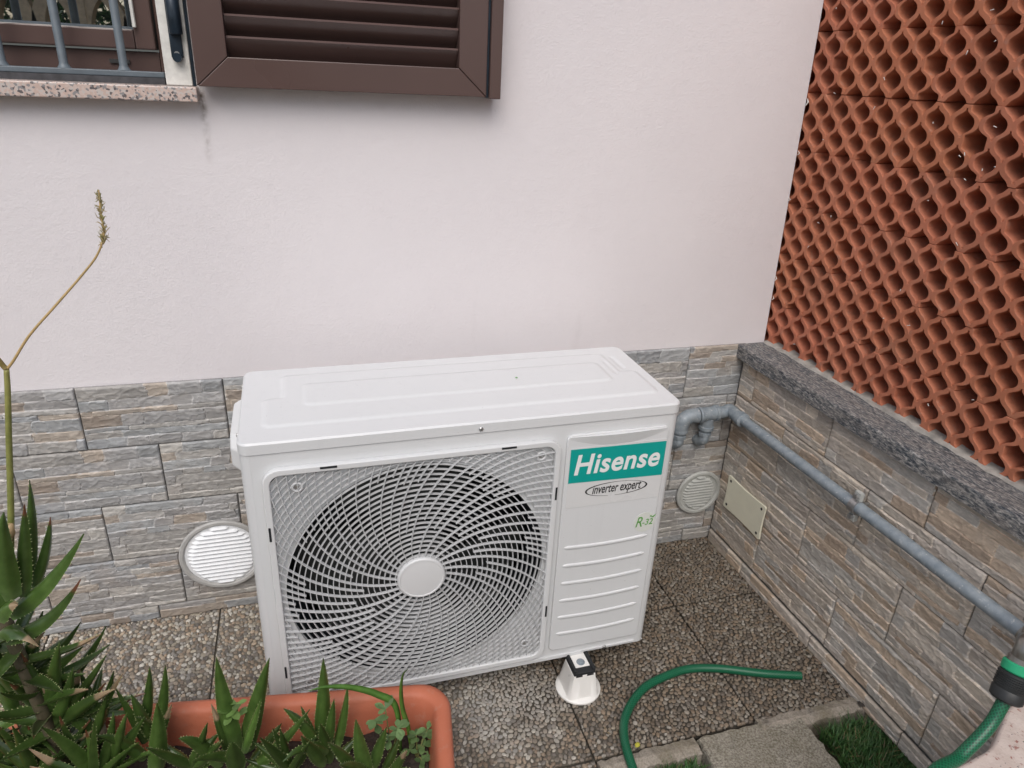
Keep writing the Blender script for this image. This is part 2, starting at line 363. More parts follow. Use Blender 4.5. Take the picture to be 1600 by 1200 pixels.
def pebbles(w, h, seed):
    rs = np.random.default_rng(seed); cell = .009; gw, gh = int(w/cell)+3, int(h/cell)+3; grid = {}; P = []
    for r, tries in ((.0058, 1300), (.0050, 3500), (.0043, 8000), (.0035, 11000), (.0028, 11000)):
        for x, y in rs.random((tries, 2))*(w, h):
            gx, gy = int(x/cell), int(y/cell); ok = True
            for i in range(gx-2, gx+3):
                for j in range(gy-2, gy+3):
                    for (px, py, pr) in grid.get((i, j), ()):
                        if (px-x)**2+(py-y)**2 < (.90*(pr+r))**2: ok = False; break
                    if not ok: break
                if not ok: break
            if ok: grid.setdefault((gx, gy), []).append((x, y, r)); P.append((x, y, r))
    m = MB(); n = 8
    for x, y, r in P:
        L = r*random.uniform(1.0, 1.30); B = r*random.uniform(.70, .96); a = random.uniform(0, 6.28); t = random.uniform(.0008, .0024)
        ca, sa = math.cos(a), math.sin(a); b = len(m.v); col = PEB[random.randrange(len(PEB))]*random.uniform(.70, 1.15); ph = [random.uniform(.88,1.08) for _ in range(n)]
        for (k, z) in ((1.0, -.004), (.94, t*.65), (.60, t)):
            for q in range(n):
                th = 6.2832*q/n; lx, ly = L*k*ph[q]*math.cos(th), B*k*ph[q]*math.sin(th); m.v.append((min(max(x+lx*ca-ly*sa, 0), w), min(max(y+lx*sa+ly*ca, 0), h), z))
        for q2 in range(2): m.f += [(b+q2*n+q, b+q2*n+(q+1) % n, b+(q2+1)*n+(q+1) % n, b+(q2+1)*n+q) for q in range(n)]
        m.f.append(tuple(b+2*n+q for q in range(n))); m.c += [tuple(col)]*(3*n)
    return m.mesh('pebbles', True)
PEBM = {}
def slab(x0, y0, x1, y1, dz):
    g = .0022; w, h = .395-2*g, y1-y0-2*g
    o = MB().box((g, g, -.040), (x1-x0-g, y1-y0-g, -.0014)).obj('paving_slab', MAT['mortar'], pav, (x0, y0, dz)); bev(o, .002)
    key = (round(h, 2), random.randrange(3))
    if key not in PEBM: PEBM[key] = pebbles(w, h, len(PEBM)+5)
    me = PEBM[key]; p = link('pebbles', me, MAT['pebble'], o, (g, g, 0), smooth=True); tag(p, kind='stuff')
    if random.random() < .5: p.rotation_euler.z = math.pi; p.location = (g+w, g+h, 0)
for i in range(7):
    for k, (y0, y1) in enumerate(((-.27, 0), (-.653, -.27), (-1.04, -.6545))):
        if k == 2 and XJ[i] > -.8: continue
        if XJ[i+1] < -1.9 : continue
        slab(XJ[i], y0, XJ[i+1], y1, random.uniform(-.0015, .0012))

# kerb, stepping stone, lawn in front of the paving
kerbs = ((-.655, -.660, -.425, -.700), (-.262, -.652, .045, -.690))
lab = ('brown stained kerb block beside the hose at the edge of the pebble paving', 'pale kerb block between the turf and the pebble paving by the tiled wall')
for (x0, y0, x1, y1), t in zip(kerbs, lab):
    m = MB(); nx = 24
    for i in range(nx+1):
        x = x0+(x1-x0)*i/nx; j1, j2, j3 = (random.uniform(-.003,.003) for _ in range(3))
        m.v += [(x, y0+j1, -.05), (x, y0+j1, .003+j3), (x, (y0+y1)/2, .008+j2*.6), (x, y1+j2, .002+j3), (x, y1+j2, -.05)]; m.c += [(1,1,1)]*5
        if i: m.f += [((i-1)*5+k, (i-1)*5+k+1, i*5+k+1, i*5+k) for k in range(4)]
    m.f += [(0,1,2,3,4), tuple(nx*5+k for k in (4,3,2,1,0))]
    tag(m.obj('kerb_stone', MAT['kerb'], bevel=.002), t, 'kerb', 'kerb stones edging the paving')
def rough_slab(name, poly, z0, z1, mat, n=26):
    xs = [p[0] for p in poly]; ys = [p[1] for p in poly]; m = MB(); k = len(poly)
    bnd = []
    for i in range(k):
        a, b = Vector(poly[i]), Vector(poly[(i+1) % k])
        for q in range(n):
            p = a.lerp(b, q/n); bnd.append((p.x+random.uniform(-.0025,.0025), p.y+random.uniform(-.0025,.0025)))
    c = (sum(xs)/k, sum(ys)/k); K = len(bnd)
    for f, z in ((1, z0), (1, z1-.006), (.985, z1)):
        m.v += [(c[0]+(x-c[0])*f, c[1]+(y-c[1])*f, z+(random.uniform(-.0015,.0015) if z > z0 else 0)) for x, y in bnd]
    m.c += [(1,1,1)]*(3*K)
    for r in range(2): m.f += [(r*K+q, r*K+(q+1) % K, (r+1)*K+(q+1) % K, (r+1)*K+q) for q in range(K)]
    m.f.append(tuple(2*K+q for q in range(K))); return m.obj(name, mat)
st = rough_slab('stepping_stone', [(-.418,-.664),(-.155,-.660),(-.150,-.98),(-.43,-1.0)], -.05, .006, MAT['concrete'])
tag(st, 'rough weathered concrete stepping slab between the two turf patches', 'slab')
def turf(x0, y0, x1, y1, count, h):
    V = []; F = []; Cc = []
    for i in range(count):
        x, y = random.uniform(x0, x1), random.uniform(y0, y1)
        if min(x-x0, y1-y) < .03*mn.noise(Vector((x*40, y*40, 2)))+.012: continue
        a = random.uniform(0, 6.28); L = h*random.uniform(.5, 1.2); l = random.uniform(.2, 1.0)*L
        dx, dy = math.cos(a), math.sin(a); w = .0011; b = len(V); dry = random.random() < .07; c = np.array((.026,.092,.022))*random.uniform(.55,1.4)+np.array((.02,.015,0))*random.random()
        if dry: c = np.array((.16, .13, .06))*random.uniform(.6, 1.2)
        px_, py_ = -dy*w, dx*w
        V += [(x-px_,y-py_,-.03),(x+px_,y+py_,-.03),(x+dx*l*.4+px_,y+dy*l*.4+py_,-.03+L*.65),(x+dx*l*.4-px_,y+dy*l*.4-py_,-.03+L*.65),(x+dx*l,y+dy*l,-.03+L)]
        F += [(b,b+1,b+2,b+3),(b+3,b+2,b+4)]; Cc += [tuple(c)]*5
    m = MB(); m.v, m.f, m.c = V, F, Cc; return m
for box, cnt, t in (((-.140,-1.02,.040,-.700), 9000, 'short green turf between stepping slab and tiled wall'), ((-.60,-1.0,-.435,-.705), 5500, 'small tuft of green turf beside the garden hose')):
    tag(link('lawn_turf', turf(*box, cnt, .036).mesh('turf', True), MAT['grass']), t, 'grass', kind='stuff')

# ------------------------------------------------------------------ stone-effect wall tiles
STONE = [(.375,.36,.34),(.34,.345,.345),(.325,.332,.338),(.42,.40,.37),(.375,.325,.275),(.31,.265,.225),(.36,.345,.325),(.35,.338,.328),(.385,.367,.345),(.36,.352,.345)]
def tile_mesh(seed, w, h, rough=1.0):
    rs = random.Random(seed); res = .0019; nx, ny = max(8, int(w/res)), max(6, int(h/res))
    u = np.linspace(0, w, nx+1); v = np.linspace(0, h, ny+1); U, Vv = np.meshgrid(u, v)
    hs_ = []; z = 0
    while z < h-.006:
        k = rs.choice((.012, .017, .021, .025, .030)); hs_.append(z); z += k
    if h-hs_[-1] < .008 and len(hs_) > 1: hs_.pop()
    hs_.append(h+.02)
    Vw = Vv+.007*(fbm(U*14, Vv*9, seed)-.5)+.0026*(fbm(U*70, Vv*50, seed+9)-.5)
    idx = np.clip(np.searchsorted(hs_, Vw.ravel(), 'right').reshape(Vw.shape)-1, 0, len(hs_)-2)
    Hh = np.zeros_like(U); col = np.zeros(U.shape+(3,)); D = np.full(U.shape, 1.0)
    for c_ in range(len(hs_)-1):
        cuts = [-.05-rs.random()*.05]
        while cuts[-1] < w+.02: cuts.append(cuts[-1]+rs.choice((.045, .07, .10, .13, .17)))
        Uw = U+.016*(fbm(U*15+3, Vv*45, seed+c_*3)-.5)
        si = np.clip(np.searchsorted(cuts, Uw.ravel(), 'right').reshape(U.shape)-1, 0, len(cuts)-2); mk = idx == c_
        for s_ in range(len(cuts)-1):
            q = mk & (si == s_)
            if not q.any(): 
                rs.random(); continue
            a, b = cuts[s_], cuts[s_+1]; z0, z1 = hs_[c_], min(hs_[c_+1], h+.004)
            base = rs.uniform(.0, .0030)*rough; tv = rs.uniform(-.06, .12)*rough; tu = rs.uniform(-.012, .012)
            Hh[q] = base+tv*(Vw[q]-(z0+z1)/2)+tu*(U[q]-(a+b)/2)
            D[q] = np.minimum(np.minimum(Vw[q]-z0, z1-Vw[q]), np.minimum(Uw[q]-a, b-Uw[q])*.8)
            col[q] = np.array(STONE[rs.randrange(len(STONE))])*rs.uniform(.86, 1.12)
    ch = np.clip(D/.0012, 0, 1); ch = ch*ch*(3-2*ch)
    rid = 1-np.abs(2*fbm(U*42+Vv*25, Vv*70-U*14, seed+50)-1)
    Z = .0018+ch*(.0010+Hh)+ch*.0060*rough*np.clip(rid-.72, 0, 1)*.9+.0010*rough*(fbm(U*70, Vv*150, seed+70, 5)-.5)
    e = np.minimum(np.minimum(U, w-U), np.minimum(Vv, h-Vv)); Z *= np.clip(.25+e/.003, 0, 1)
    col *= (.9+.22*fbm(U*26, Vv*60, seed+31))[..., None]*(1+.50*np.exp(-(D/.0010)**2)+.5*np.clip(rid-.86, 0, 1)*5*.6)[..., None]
    P = np.stack([U, -Z-.004, Vv], -1).reshape(-1, 3); n1 = nx+1
    I = (np.arange(ny)[:, None]*n1+np.arange(nx)[None, :]).ravel()
    F = np.stack([I, I+1, I+n1+1, I+n1], 1).tolist()
    ring = list(range(0, n1))+[r*n1+nx for r in range(1, ny+1)]+[ny*n1+q for q in range(nx-1, -1, -1)]+[r*n1 for r in range(ny-1, 0, -1)]
    b0 = len(P); P = P.tolist()+[(P[i][0], .0, P[i][2]) for i in ring]; k = len(ring)
    F += [(ring[(q+1) % k], ring[q], b0+q, b0+(q+1) % k) for q in range(k)]
    Cc = np.concatenate([col.reshape(-1, 3), np.tile([[.2, .19, .18]], (k, 1))])
    me = bpy.data.meshes.new('wall_tile'); me.from_pydata(P, [], F); me.update()
    a = me.color_attributes.new('Col', 'FLOAT_COLOR', 'POINT'); a.data.foreach_set('color', np.c_[Cc, np.ones(len(Cc))].astype(np.float32).ravel())
    me.shade_smooth(); me.set_sharp_from_angle(angle=R_(50)); return me
G = .0020
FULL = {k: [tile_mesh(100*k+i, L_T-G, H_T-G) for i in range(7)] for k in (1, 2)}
for k, mm in ((1, 'tile'), (2, 'tile_warm_lit')):
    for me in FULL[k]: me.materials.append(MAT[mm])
seedc = [1000]
def lay(parent, x0, x1, z, h, phase, place, kind, last=[None]):
    """one course of tiles between x0 and x1 with joints at phase + n * length"""
    x = phase-math.ceil((phase-x0)/L_T)*L_T
    while x < x1-.004:
        a, b = max(x, x0), min(x+L_T, x1)
        if b-a > .012:
            if b-a > L_T-.002 and abs(h-H_T) < .001:
                me = random.choice([q for q in FULL[kind] if q is not last[0]]); last[0] = me
            else:
                seedc[0] += 1; me = tile_mesh(seedc[0], b-a-G, h-G, .8); me.materials.append(MAT['tile' if kind == 1 else 'tile_warm_lit'])
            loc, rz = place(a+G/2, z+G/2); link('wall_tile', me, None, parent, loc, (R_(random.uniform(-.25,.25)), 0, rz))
        x += L_T
hw = empty('house_wall', (-1.0, 0, 0)); tag(hw, 'pale pink plastered house wall with grey stone-effect tiles along its foot', 'wall')
def hl(o): o.parent = hw; o.matrix_parent_inverse = Matrix.Translation((1.0, 0, 0)); return o
def hpart(mb, name, mat, **k): 
    o = mb.obj(name, mat, **k); o.parent = hw; o.matrix_parent_inverse = Matrix.Translation((1.0, 0, 0)); return o
def XE(z): return .060-.036*(z-.65)                    # where the plaster stops against the brick screen
me = curve_mesh('plaster', [[(-4, ZT-.004), (XE(ZT), ZT-.004), (XE(3.4), 3.4), (-4, 3.4)], [(-2.45, 1.262), (-1.345, 1.262), (-1.345, 2.6), (-2.45, 2.6)]], .12)
me.transform(Matrix.Translation((0, .122, 0))); hl(link('plaster', me, MAT['plaster']))
hpart(MB().box((-4, .0015, -.04), (.3, .2, ZT-.0045)), 'tile_backing', MAT['grout'])
def place_h(x, z): return (x+1.0, 0, z), 0
for r in range(4): lay(hw, -2.5, -.001, ZT-(r+1)*H_T, H_T, -1.6667 if r % 2 == 0 else -1.5225, place_h, 1)
lay(hw, -2.5, -.001, 0.0, S_T, -1.59, place_h, 1)

TH = math.atan2(-1, RW)
def wall_pt(s, z, off=0.0):
    """a point s metres along the boundary wall from the corner, off metres out from its tile face"""
    dx, dy = math.cos(TH), math.sin(TH); return Vector((dx*s+dy*off, dy*s-dx*off, z))
bw = empty('boundary_wall', (0, 0, 0)); tag(bw, 'low boundary wall clad in stone-effect tiles tinted as warm-lit, under a speckled coping', 'wall')
m = MB().box((0, .0015, -.05), (1.75, .24, .6150)); m.obj('tile_backing', MAT['grout'], bw, rot=(0, 0, TH))
ZC = .6165
def place_b(x, z): return wall_pt(x, z), TH
lay(bw, .012, 1.7, ZT-H_T, ZC-(ZT-H_T), .078, place_b, 2)
lay(bw, .012, 1.7, ZT-2*H_T, H_T, .228, place_b, 2)
lay(bw, .012, 1.7, ZT-3*H_T, H_T, .078, place_b, 2)
lay(bw, .012, 1.7, ZT-4*H_T, H_T, .228, place_b, 2)
def place_s(x, z): p = wall_pt(x, z, .007); return p, TH
lay(bw, .016, 1.7, -.002, S_T, .19, place_s, 2)
# coping
m = MB(); n = 60
prof = [(-.030, ZC+.001), (-.030, ZC+.0345), (-.0292, ZC+.0372), (-.0265, ZC+.0385), (.20, ZC+.0385), (.20, ZC+.001)]
for i in range(n+1):
    s_ = .003+1.75*i/n
    for (d_, z) in prof:
        j = random.uniform(-.0009, .0009) if d_ < -.01 else 0; m.v.append((s_, d_+j, z+j*.5)); m.c.append((1,1,1))
    if i: m.f += [((i-1)*6+k, (i-1)*6+(k+1) % 6, i*6+(k+1) % 6, i*6+k) for k in range(6)]
m.f += [tuple(range(6)), tuple(n*6+k for k in range(5, -1, -1))]
cop = m.obj('coping', MAT['gneiss'], bw, rot=(0, 0, TH)); smooth_by_angle(cop, 50); tag(cop, 'grey speckled stone coping')

# ------------------------------------------------------------------ pierced clay screen
P_, ROW, T_ = .0661, .0333, .0118
def wave_w(v):
    """half width of a lattice cell at height v rows from its middle, and its slope; neighbours tile exactly"""
    v = abs(v); p = 2.35
    if v < .5: f, d = 1-.5*(2*v)**p, p*(2*v)**(p-1)
    else: f, d = .5*(2*max(0, 1-v))**p, p*(2*max(0, 1-v))**(p-1)
    return P_/2*f, P_/2*d/ROW
def wave_inv(a):
    p = 2.35; return .5*(2*(1-a))**(1/p) if a > .5 else 1-.5*(2*a)**(1/p)
def ogee(cx, cz, t, sc=1.0, n=18):
    """ogee opening: lattice cell inset by half a rib"""
    R = []; L = []; hw_ = (P_-2*t*.84)/2
    for k in range(-n+2, n-1):
        v = k/n; w = max(wave_w(v)[0]/(P_/2)*hw_, .0019)
        R.append((cx+w, cz+v*ROW*.90)); L.append((cx-w, cz+v*ROW*.90))
    return R+L[::-1]
def brick_mesh():
    t = T_; D_ = .045
    cells = [(P_*(i+.5), ROW*(1+2*j)) for j in (0, 1) for i in range(4)]
    holes = [ogee(x, z, t) for x, z in cells]+[ogee(P_*(i+1), ROW*2, t) for i in range(3)]
    # outer outline: scalloped, following the outer edge of the outermost ribs
    def side(z):  # half width of the tube cell at height z measured about its row centre
        v = (z/ROW-1) % 2; v = v-2 if v > 1 else v
        w, dw = wave_w(v); return w+.0017*math.sqrt(1+dw*dw)
    out = []
    zs = np.linspace(0, 4*ROW, 57)
    def topw(x):  # height of the upper scallop above z = 3 rows
        f = (x/P_) % 1; a = max(0, abs(f-.5)*P_-.0085)/(P_/2-.0085)          # 0 at tube centre, 1 between tubes
        return wave_inv(a)*ROW
    Wd = 4*P_; e = .0095
    rgt = [(max(Wd-P_/2+side(z), Wd-P_/2+e), z) for z in zs]
    lft = [(min(P_/2-side(z), P_/2-e), z) for z in zs][::-1]
    top = []; bot = []
    for x in np.linspace(Wd-P_/2-.004, P_/2+.004, 61):
        y = min(topw(x)+.004, ROW); top.append((x, 3*ROW+y)); 
    bot = [(x, 4*ROW-z) for x, z in top][::-1]
    loop = rgt+top+lft+bot
    # drop near duplicates
    L = [loop[0]]
    for p in loop[1:]:
        if math.dist(p, L[-1]) > .0006: L.append(p)
    if math.dist(L[0], L[-1]) < .0006: L.pop()
    me = curve_mesh('lattice_brick', [L]+holes, D_, .0009, 1); me.transform(Matrix.Translation((0, D_, 0))); return me
brick = brick_mesh(); brick.materials.append(MAT['brick'])
SX = .064; ZB = .6385
scr = empty('brick_screen', (SX, 0, .655)); scr.rotation_euler = (0, -.036, 0); tag(scr, 'pierced red clay brick screen with ogee holes standing on the coping', 'brick screen')
def scr_pt(s, z, off=0):                                # in the leaning frame of the screen
    return wall_pt(s, z-.655, off)
CH = .1335; BW = .2655
for c_ in range(10):
    z = ZB+c_*CH; s0 = .082+.0035 if c_ % 2 == 1 else .2165
    k = -2
    while True:
        s_ = s0+k*BW
        if s_ > 1.55: break
        if s_+BW > .012:
            o = link('lattice_brick', brick, None, scr, scr_pt(s_+random.uniform(-.001,.001), z+random.uniform(-.0008,.0008), random.uniform(-.0012,.0012)), (R_(random.uniform(-.3,.3)), 0, TH))
        k += 1
MB().box((-.3, .0915, .0), (1.6, .12, 1.45)).obj('backing', MAT['render'], scr, scr_pt(0, .655), (0, 0, TH))  # unseen sheet added so no light comes through the pierced holes
MB().box((-.30, -.004, .0), (-.22, .091, 1.45)).obj('end_light_stop', MAT['render'], scr, scr_pt(0, .655), (0, 0, TH))  # unseen box added to stop light leaking in behind the plaster edge
m = MB(); n = 70
for i in range(n+1):
    s_ = .004+1.6*i/n; j = random.uniform(-.004,.004); j2 = random.uniform(-.003,.003)
    m.v += [(s_, -.010+j, ZC+.0388), (s_, -.006+j, .660+j2), (s_, .02, .664+j2), (s_, .02, ZC+.0388)]; m.c += [(1,1,1)]*4
    if i: m.f += [((i-1)*4+k, (i-1)*4+(k+1) % 4, i*4+(k+1) % 4, i*4+k) for k in range(4)]
m.obj('mortar_bed', MAT['bed'], scr, scr_pt(0, 0), (0, 0, TH))
# spilt white plaster along the joint between plaster and screen
m = MB()
for i in range(6):
    z = random.uniform(.66, 1.62); y = random.uniform(.0005, .0015); x = XE(z)-random.uniform(0, .004); r = random.uniform(.002,.005)
    m.tube([(x, -y, z-r*2), (x+.003, -.004, z), (x+.001, -y, z+r*2)], [.0006, r*.5, .0006], 6)
hpart(m, 'plaster_splash', MAT['chip'])
m = MB()
for i in range(46):
    p = scr_pt(random.uniform(.03, 1.0), random.uniform(.68, 1.55), .0018); a = random.uniform(0, 3.1); r = random.uniform(.0015,.0045)
    m.tube([p+Vector((0, math.cos(a)*r, math.sin(a)*r)), p-Vector((0, math.cos(a)*r, math.sin(a)*r))], [.0009, .0005], 5)
sp_ = m.obj('paint_flecks', MAT['chip'], scr); tag(sp_, kind='stuff')

# ------------------------------------------------------------------ window, sill, grate, shutter
sill = hl(MB().box((-2.5, -.040, 1.2405), (-1.342, .20, 1.2665)).obj('window_sill', MAT['granite'], bevel=.002)); tag(sill, 'pink speckled granite window sill')
jm = hl(MB().box((-1.3975, -.002, 1.267), (-1.351, .10, 2.55)).obj('window_jamb', MAT['jamb'], bevel=.002)); tag(jm, 'cracked white painted timber beside the shutter')
gp = hl(MB().box((-1.3505, .0, 1.267), (-1.3455, .09, 2.55)).obj('rubber_strip', MAT['hinge']))
m = MB().box((-1.381, -.010, 1.315), (-1.360, -.0025, 1.60)); hg = m.obj('hinge', MAT['hinge'], bevel=.002)
m2 = MB(); m2.lathe([(.0105, -.03), (.0118, -.028), (.0118, .028), (.0105, .03)], 16, (-1.367, -.014, 1.385)); m2.lathe([(.0105, -.03), (.0115, -.028), (.0115, .034), (.010, .036)], 16, (-1.367, -.014, 1.449))
m2.lathe([(.008, -.012), (.0085, .0)], 14, (-1.3705, -.0075, 1.316), 'y')
kn = m2.obj('hinge_barrel', MAT['hinge'], smooth=False); smooth_by_angle(kn)
sc = MB().lathe([(.0048, -.0125), (.0048, -.012), (.004, -.0105)], 12, (-1.3705, -.002, 1.322), 'y').obj('screw', MAT['steel'])
for q in (hg, kn, sc): q.parent = jm; q.matrix_parent_inverse = Matrix.Identity(4)
win = empty('window', (-1.95, .10, 1.267)); tag(win, 'brown framed window behind grey iron bars with garden reflections in its pane', 'window')
def wpart(mb, name, mat, bevel=0): return mb.obj(name, mat, win, (1.95, -.10, -1.267), bevel=bevel)
wpart(MB().box((-2.5, .085, 1.2675), (-1.4155, .14, 1.3225)), 'frame_rail', MAT['brown'], .002)
wpart(MB().box((-1.4150, .085, 1.2675), (-1.3985, .16, 2.55)), 'frame_jamb', MAT['brown'], .002)
wpart(MB().box((-2.5, .070, 1.326), (-1.4535, .15, 1.3605)), 'sash_rail', MAT['brown'], .003)
wpart(MB().box((-1.4530, .070, 1.326), (-1.418, .15, 2.55)), 'sash_stile', MAT['brown'], .003)
wpart(MB().box((-2.5, .104, 1.3610), (-1.4535, .110, 2.55)), 'glass_pane', MAT['glass'])
wpart(MB().box((-2.5, .098, 1.3608), (-1.456, .1035, 1.3655)), 'glazing_bead', MAT['iron'])
wpart(MB().box((-1.4515, .058, 1.364), (-1.446, .0695, 1.50)), 'handle_rod', MAT['chip'], .001)
wpart(MB().box((-1.505, .080, 1.300), (-1.470, .0848, 1.307)), 'drain_slot', MAT['hole'])
gr = empty('window_grate', (-1.9, .03, 1.267)); tag(gr, 'grey painted iron window grate of round bars welded to a flat rail', 'grate')
def gpart(mb, name, mat, **k): return mb.obj(name, mat, gr, (1.9, -.03, -1.267), **k)
gpart(MB().box((-2.45, .020, 1.2785), (-1.402, .044, 1.2885)), 'rail', MAT['iron'], bevel=.0015)
for i in range(8):
    x = -1.4725-.1005*i; m = MB().tube([(x, .032, 1.2887), (x, .032, 1.2915), (x, .032, 1.297), (x, .032, 2.5)], [.0125, .0098, .0075, .0072], 14)
    smooth_by_angle(gpart(m, 'bar', MAT['iron']))
gpart(MB().box((-2.45, .015, 1.2668), (-1.402, .07, 1.2783)), 'sealant', MAT['sealant'])

sh = empty('louvre_shutter', (-1.05, -.04, 1.268)); tag(sh, 'dark brown louvred shutter folded back flat against the plaster wall', 'shutter')
def spart(mb, name, mat, bevel=0, **k): return mb.obj(name, mat, sh, (1.05, .052, -1.268), bevel=bevel, **k)
def member(poly, y0, y1):
    n = len(poly); return MB().add([(x, y0, z) for x, z in poly]+[(x, y1, z) for x, z in poly], [tuple(range(n)), tuple(range(2*n-1, n-1, -1))]+[(i, i+n, (i+1) % n+n, (i+1) % n) for i in range(n)])
x0, x1, z0, z1 = -1.3385, -.783, 1.269, 2.5; fl, fb = .058, .053
g_ = .0006
spart(member([(x0+g_, z0), (x1-g_, z0), (x1-fl-g_, z0+fb-g_), (x0+fl+g_, z0+fb-g_)], -.062, -.022), 'bottom_rail', MAT['brown'], .0015)
spart(member([(x0, z0+g_), (x0+fl, z0+fb), (x0+fl, z1), (x0, z1)], -.062, -.022), 'stile', MAT['brown'], .0015)
spart(member([(x1, z0+g_), (x1, z1), (x1-fl, z1), (x1-fl, z0+fb)], -.062, -.022), 'stile', MAT['brown'], .0015)
spart(MB().box((x1+.0008, -.056, z0-.001), (x1+.0055, -.026, z1)), 'seal_strip', MAT['hinge'])
spart(MB().box((x1+.006, -.066, z0-.003), (x1+.030, -.014, z1)), 'edge_profile', MAT['brown'], .002)
spart(MB().box((x0+fl-.006, -.030, z0+fb), (x0+fl+.0005, -.024, z1)), 'bead', MAT['brown'])
for i in range(30):
    z = z0+fb-.004+.0365*i; m = MB(); pr = []
    for k in range(9):                                # rounded blade: tall at the back, lip at the front
        t = k/8; pr.append((-.054+.031*t, z+.036*(1-t)**.85-.004*math.sin(math.pi*t)))
    pr += [(y+.0035, q+.0035) for y, q in pr[::-1]]; n = len(pr)
    m.add([(x0+fl+.001, y, q) for y, q in pr]+[(x1-fl-.001, y, q) for y, q in pr], [tuple(range(n)), tuple(range(2*n-1, n-1, -1))]+[(a, a+n, (a+1) % n+n, (a+1) % n) for a in range(n)])
    smooth_by_angle(spart(m, 'slat', MAT['brown']), 50)
spart(MB().box((x0+fl-.004, -.0205, z0+.02), (x1-fl+.004, -.018, z1)), 'back_panel', MAT['brown'])

# ------------------------------------------------------------------ air conditioner
ACW, ACH, ACD, AZ0 = .865, .650, .3217, .0681
KA = .9906
ac = empty('air_conditioner', tuple(CAM+KA*(np.array([-1.3064, -.4357, 0])-CAM)), .0097); ac.scale = (KA,)*3
tag(ac, 'white outdoor air conditioning unit with a swirl fan grille and teal brand label', 'air conditioner')
def A(mb, name, mat, bevel=0, parent=None, **k):
    o = mb.obj(name, mat, parent or ac, (0, 0, AZ0 if not parent else 0), bevel=bevel, **k); return o
def AM(me, name, mat, parent=None, v=0): return link(name, me, mat, parent or ac, (0, v, AZ0 if not parent else 0))
ZL = ACH-.0265                                        # underside of the lid
# casing shell: left, back and right walls with rounded corners
def plan(r, o):
    a = []
    for cx, cy_, a0, a1 in ((r, r, 270, 180), (r, ACD-r, 180, 90), (ACW-r, ACD-r, 90, 0), (ACW-r, r, 0, -90)):
        for k in range(9):
            t = R_(a0+(a1-a0)*k/8); a.append((cx+(r-o)*math.cos(t), cy_+(r-o)*math.sin(t)))
    return a
o_, i_ = plan(.018, 0), plan(.018, .002); k = len(o_)
m = MB(); zz = (.0, ZL-.001)
for z in zz: m.v += [(x, y, z) for x, y in o_]
for z in zz: m.v += [(x, y, z) for x, y in i_]
m.c = [(1,1,1)]*len(m.v)
for b in (0, 2*k): m.f += [(b+q, b+q+1, b+k+q+1, b+k+q) for q in range(k-1)]
m.f += [(q, q+1, 2*k+q+1, 2*k+q) for q in range(k-1)]+[(k+q, k+q+1, 3*k+q+1, 3*k+q) for q in range(k-1)]+[(0, k, 3*k, 2*k), (k-1, 2*k-1, 4*k-1, 3*k-1)]
cas = A(m, 'casing', MAT['paint']); smooth_by_angle(cas)
FC, FW, FR = .317, .308, .262
me = curve_mesh('front_panel', [rrect(.0181, .0, ACW-.0181, ZL-.001, .0005, 1), circle(FC, FW, FR, 96)], .00125); me.transform(Matrix.Translation((0, .00126, 0))); AM(me, 'front_panel', MAT['paint'])
A(MB().box((.004, .004, .0), (ACW-.004, ACD-.004, .003)), 'base_tray', MAT['paint'])
A(MB().box((.02, -.004, -.0005), (.70, .0, .010)).box((.70001, -.0035, .004), (.835, .0, .011)), 'base_lip', MAT['paint'], .0015)
# fan duct, coil, blades
m = MB(); n = 96
for v_, r in ((.0026, FR), (.012, FR-.004), (.09, FR-.006)):
    m.v += [(FC+r*math.cos(6.28319*q/n), v_, FW+r*math.sin(6.28319*q/n)) for q in range(n)]
m.c = [(1,1,1)]*len(m.v); m.f = [(r*n+q, r*n+(q+1) % n, (r+1)*n+(q+1) % n, (r+1)*n+q) for r in range(2) for q in range(n)]
A(m, 'fan_duct', MAT['dark'], smooth=True)
A(MB().box((.02, ACD-.06, .01), (ACW-.02, ACD-.055, ZL-.01)), 'coil', MAT['coil'])
m = MB()
for b in range(3):
    for i in range(9):
        for j in range(13):
            r = .06+.185*i/8; a = R_(b*120+65+(j/12-.35)*(78+10*i/8)+18*i/8); dv = .125-.055*(j/12)
            m.v.append((FC+r*math.cos(a), dv, FW+r*math.sin(a)))
    o0 = b*117; m.f += [(o0+i*13+j, o0+i*13+j+1, o0+(i+1)*13+j+1, o0+(i+1)*13+j) for i in range(8) for j in range(12)]
m.c = [(1,1,1)]*len(m.v)
fb_ = A(m, 'fan_blades', MAT['fan'], smooth=True)
A(MB().lathe([(.068, .06), (.07, .065), (.07, .14)], 32, (FC, 0, FW), 'y'), 'fan_hub', MAT['fan'], smooth=False)
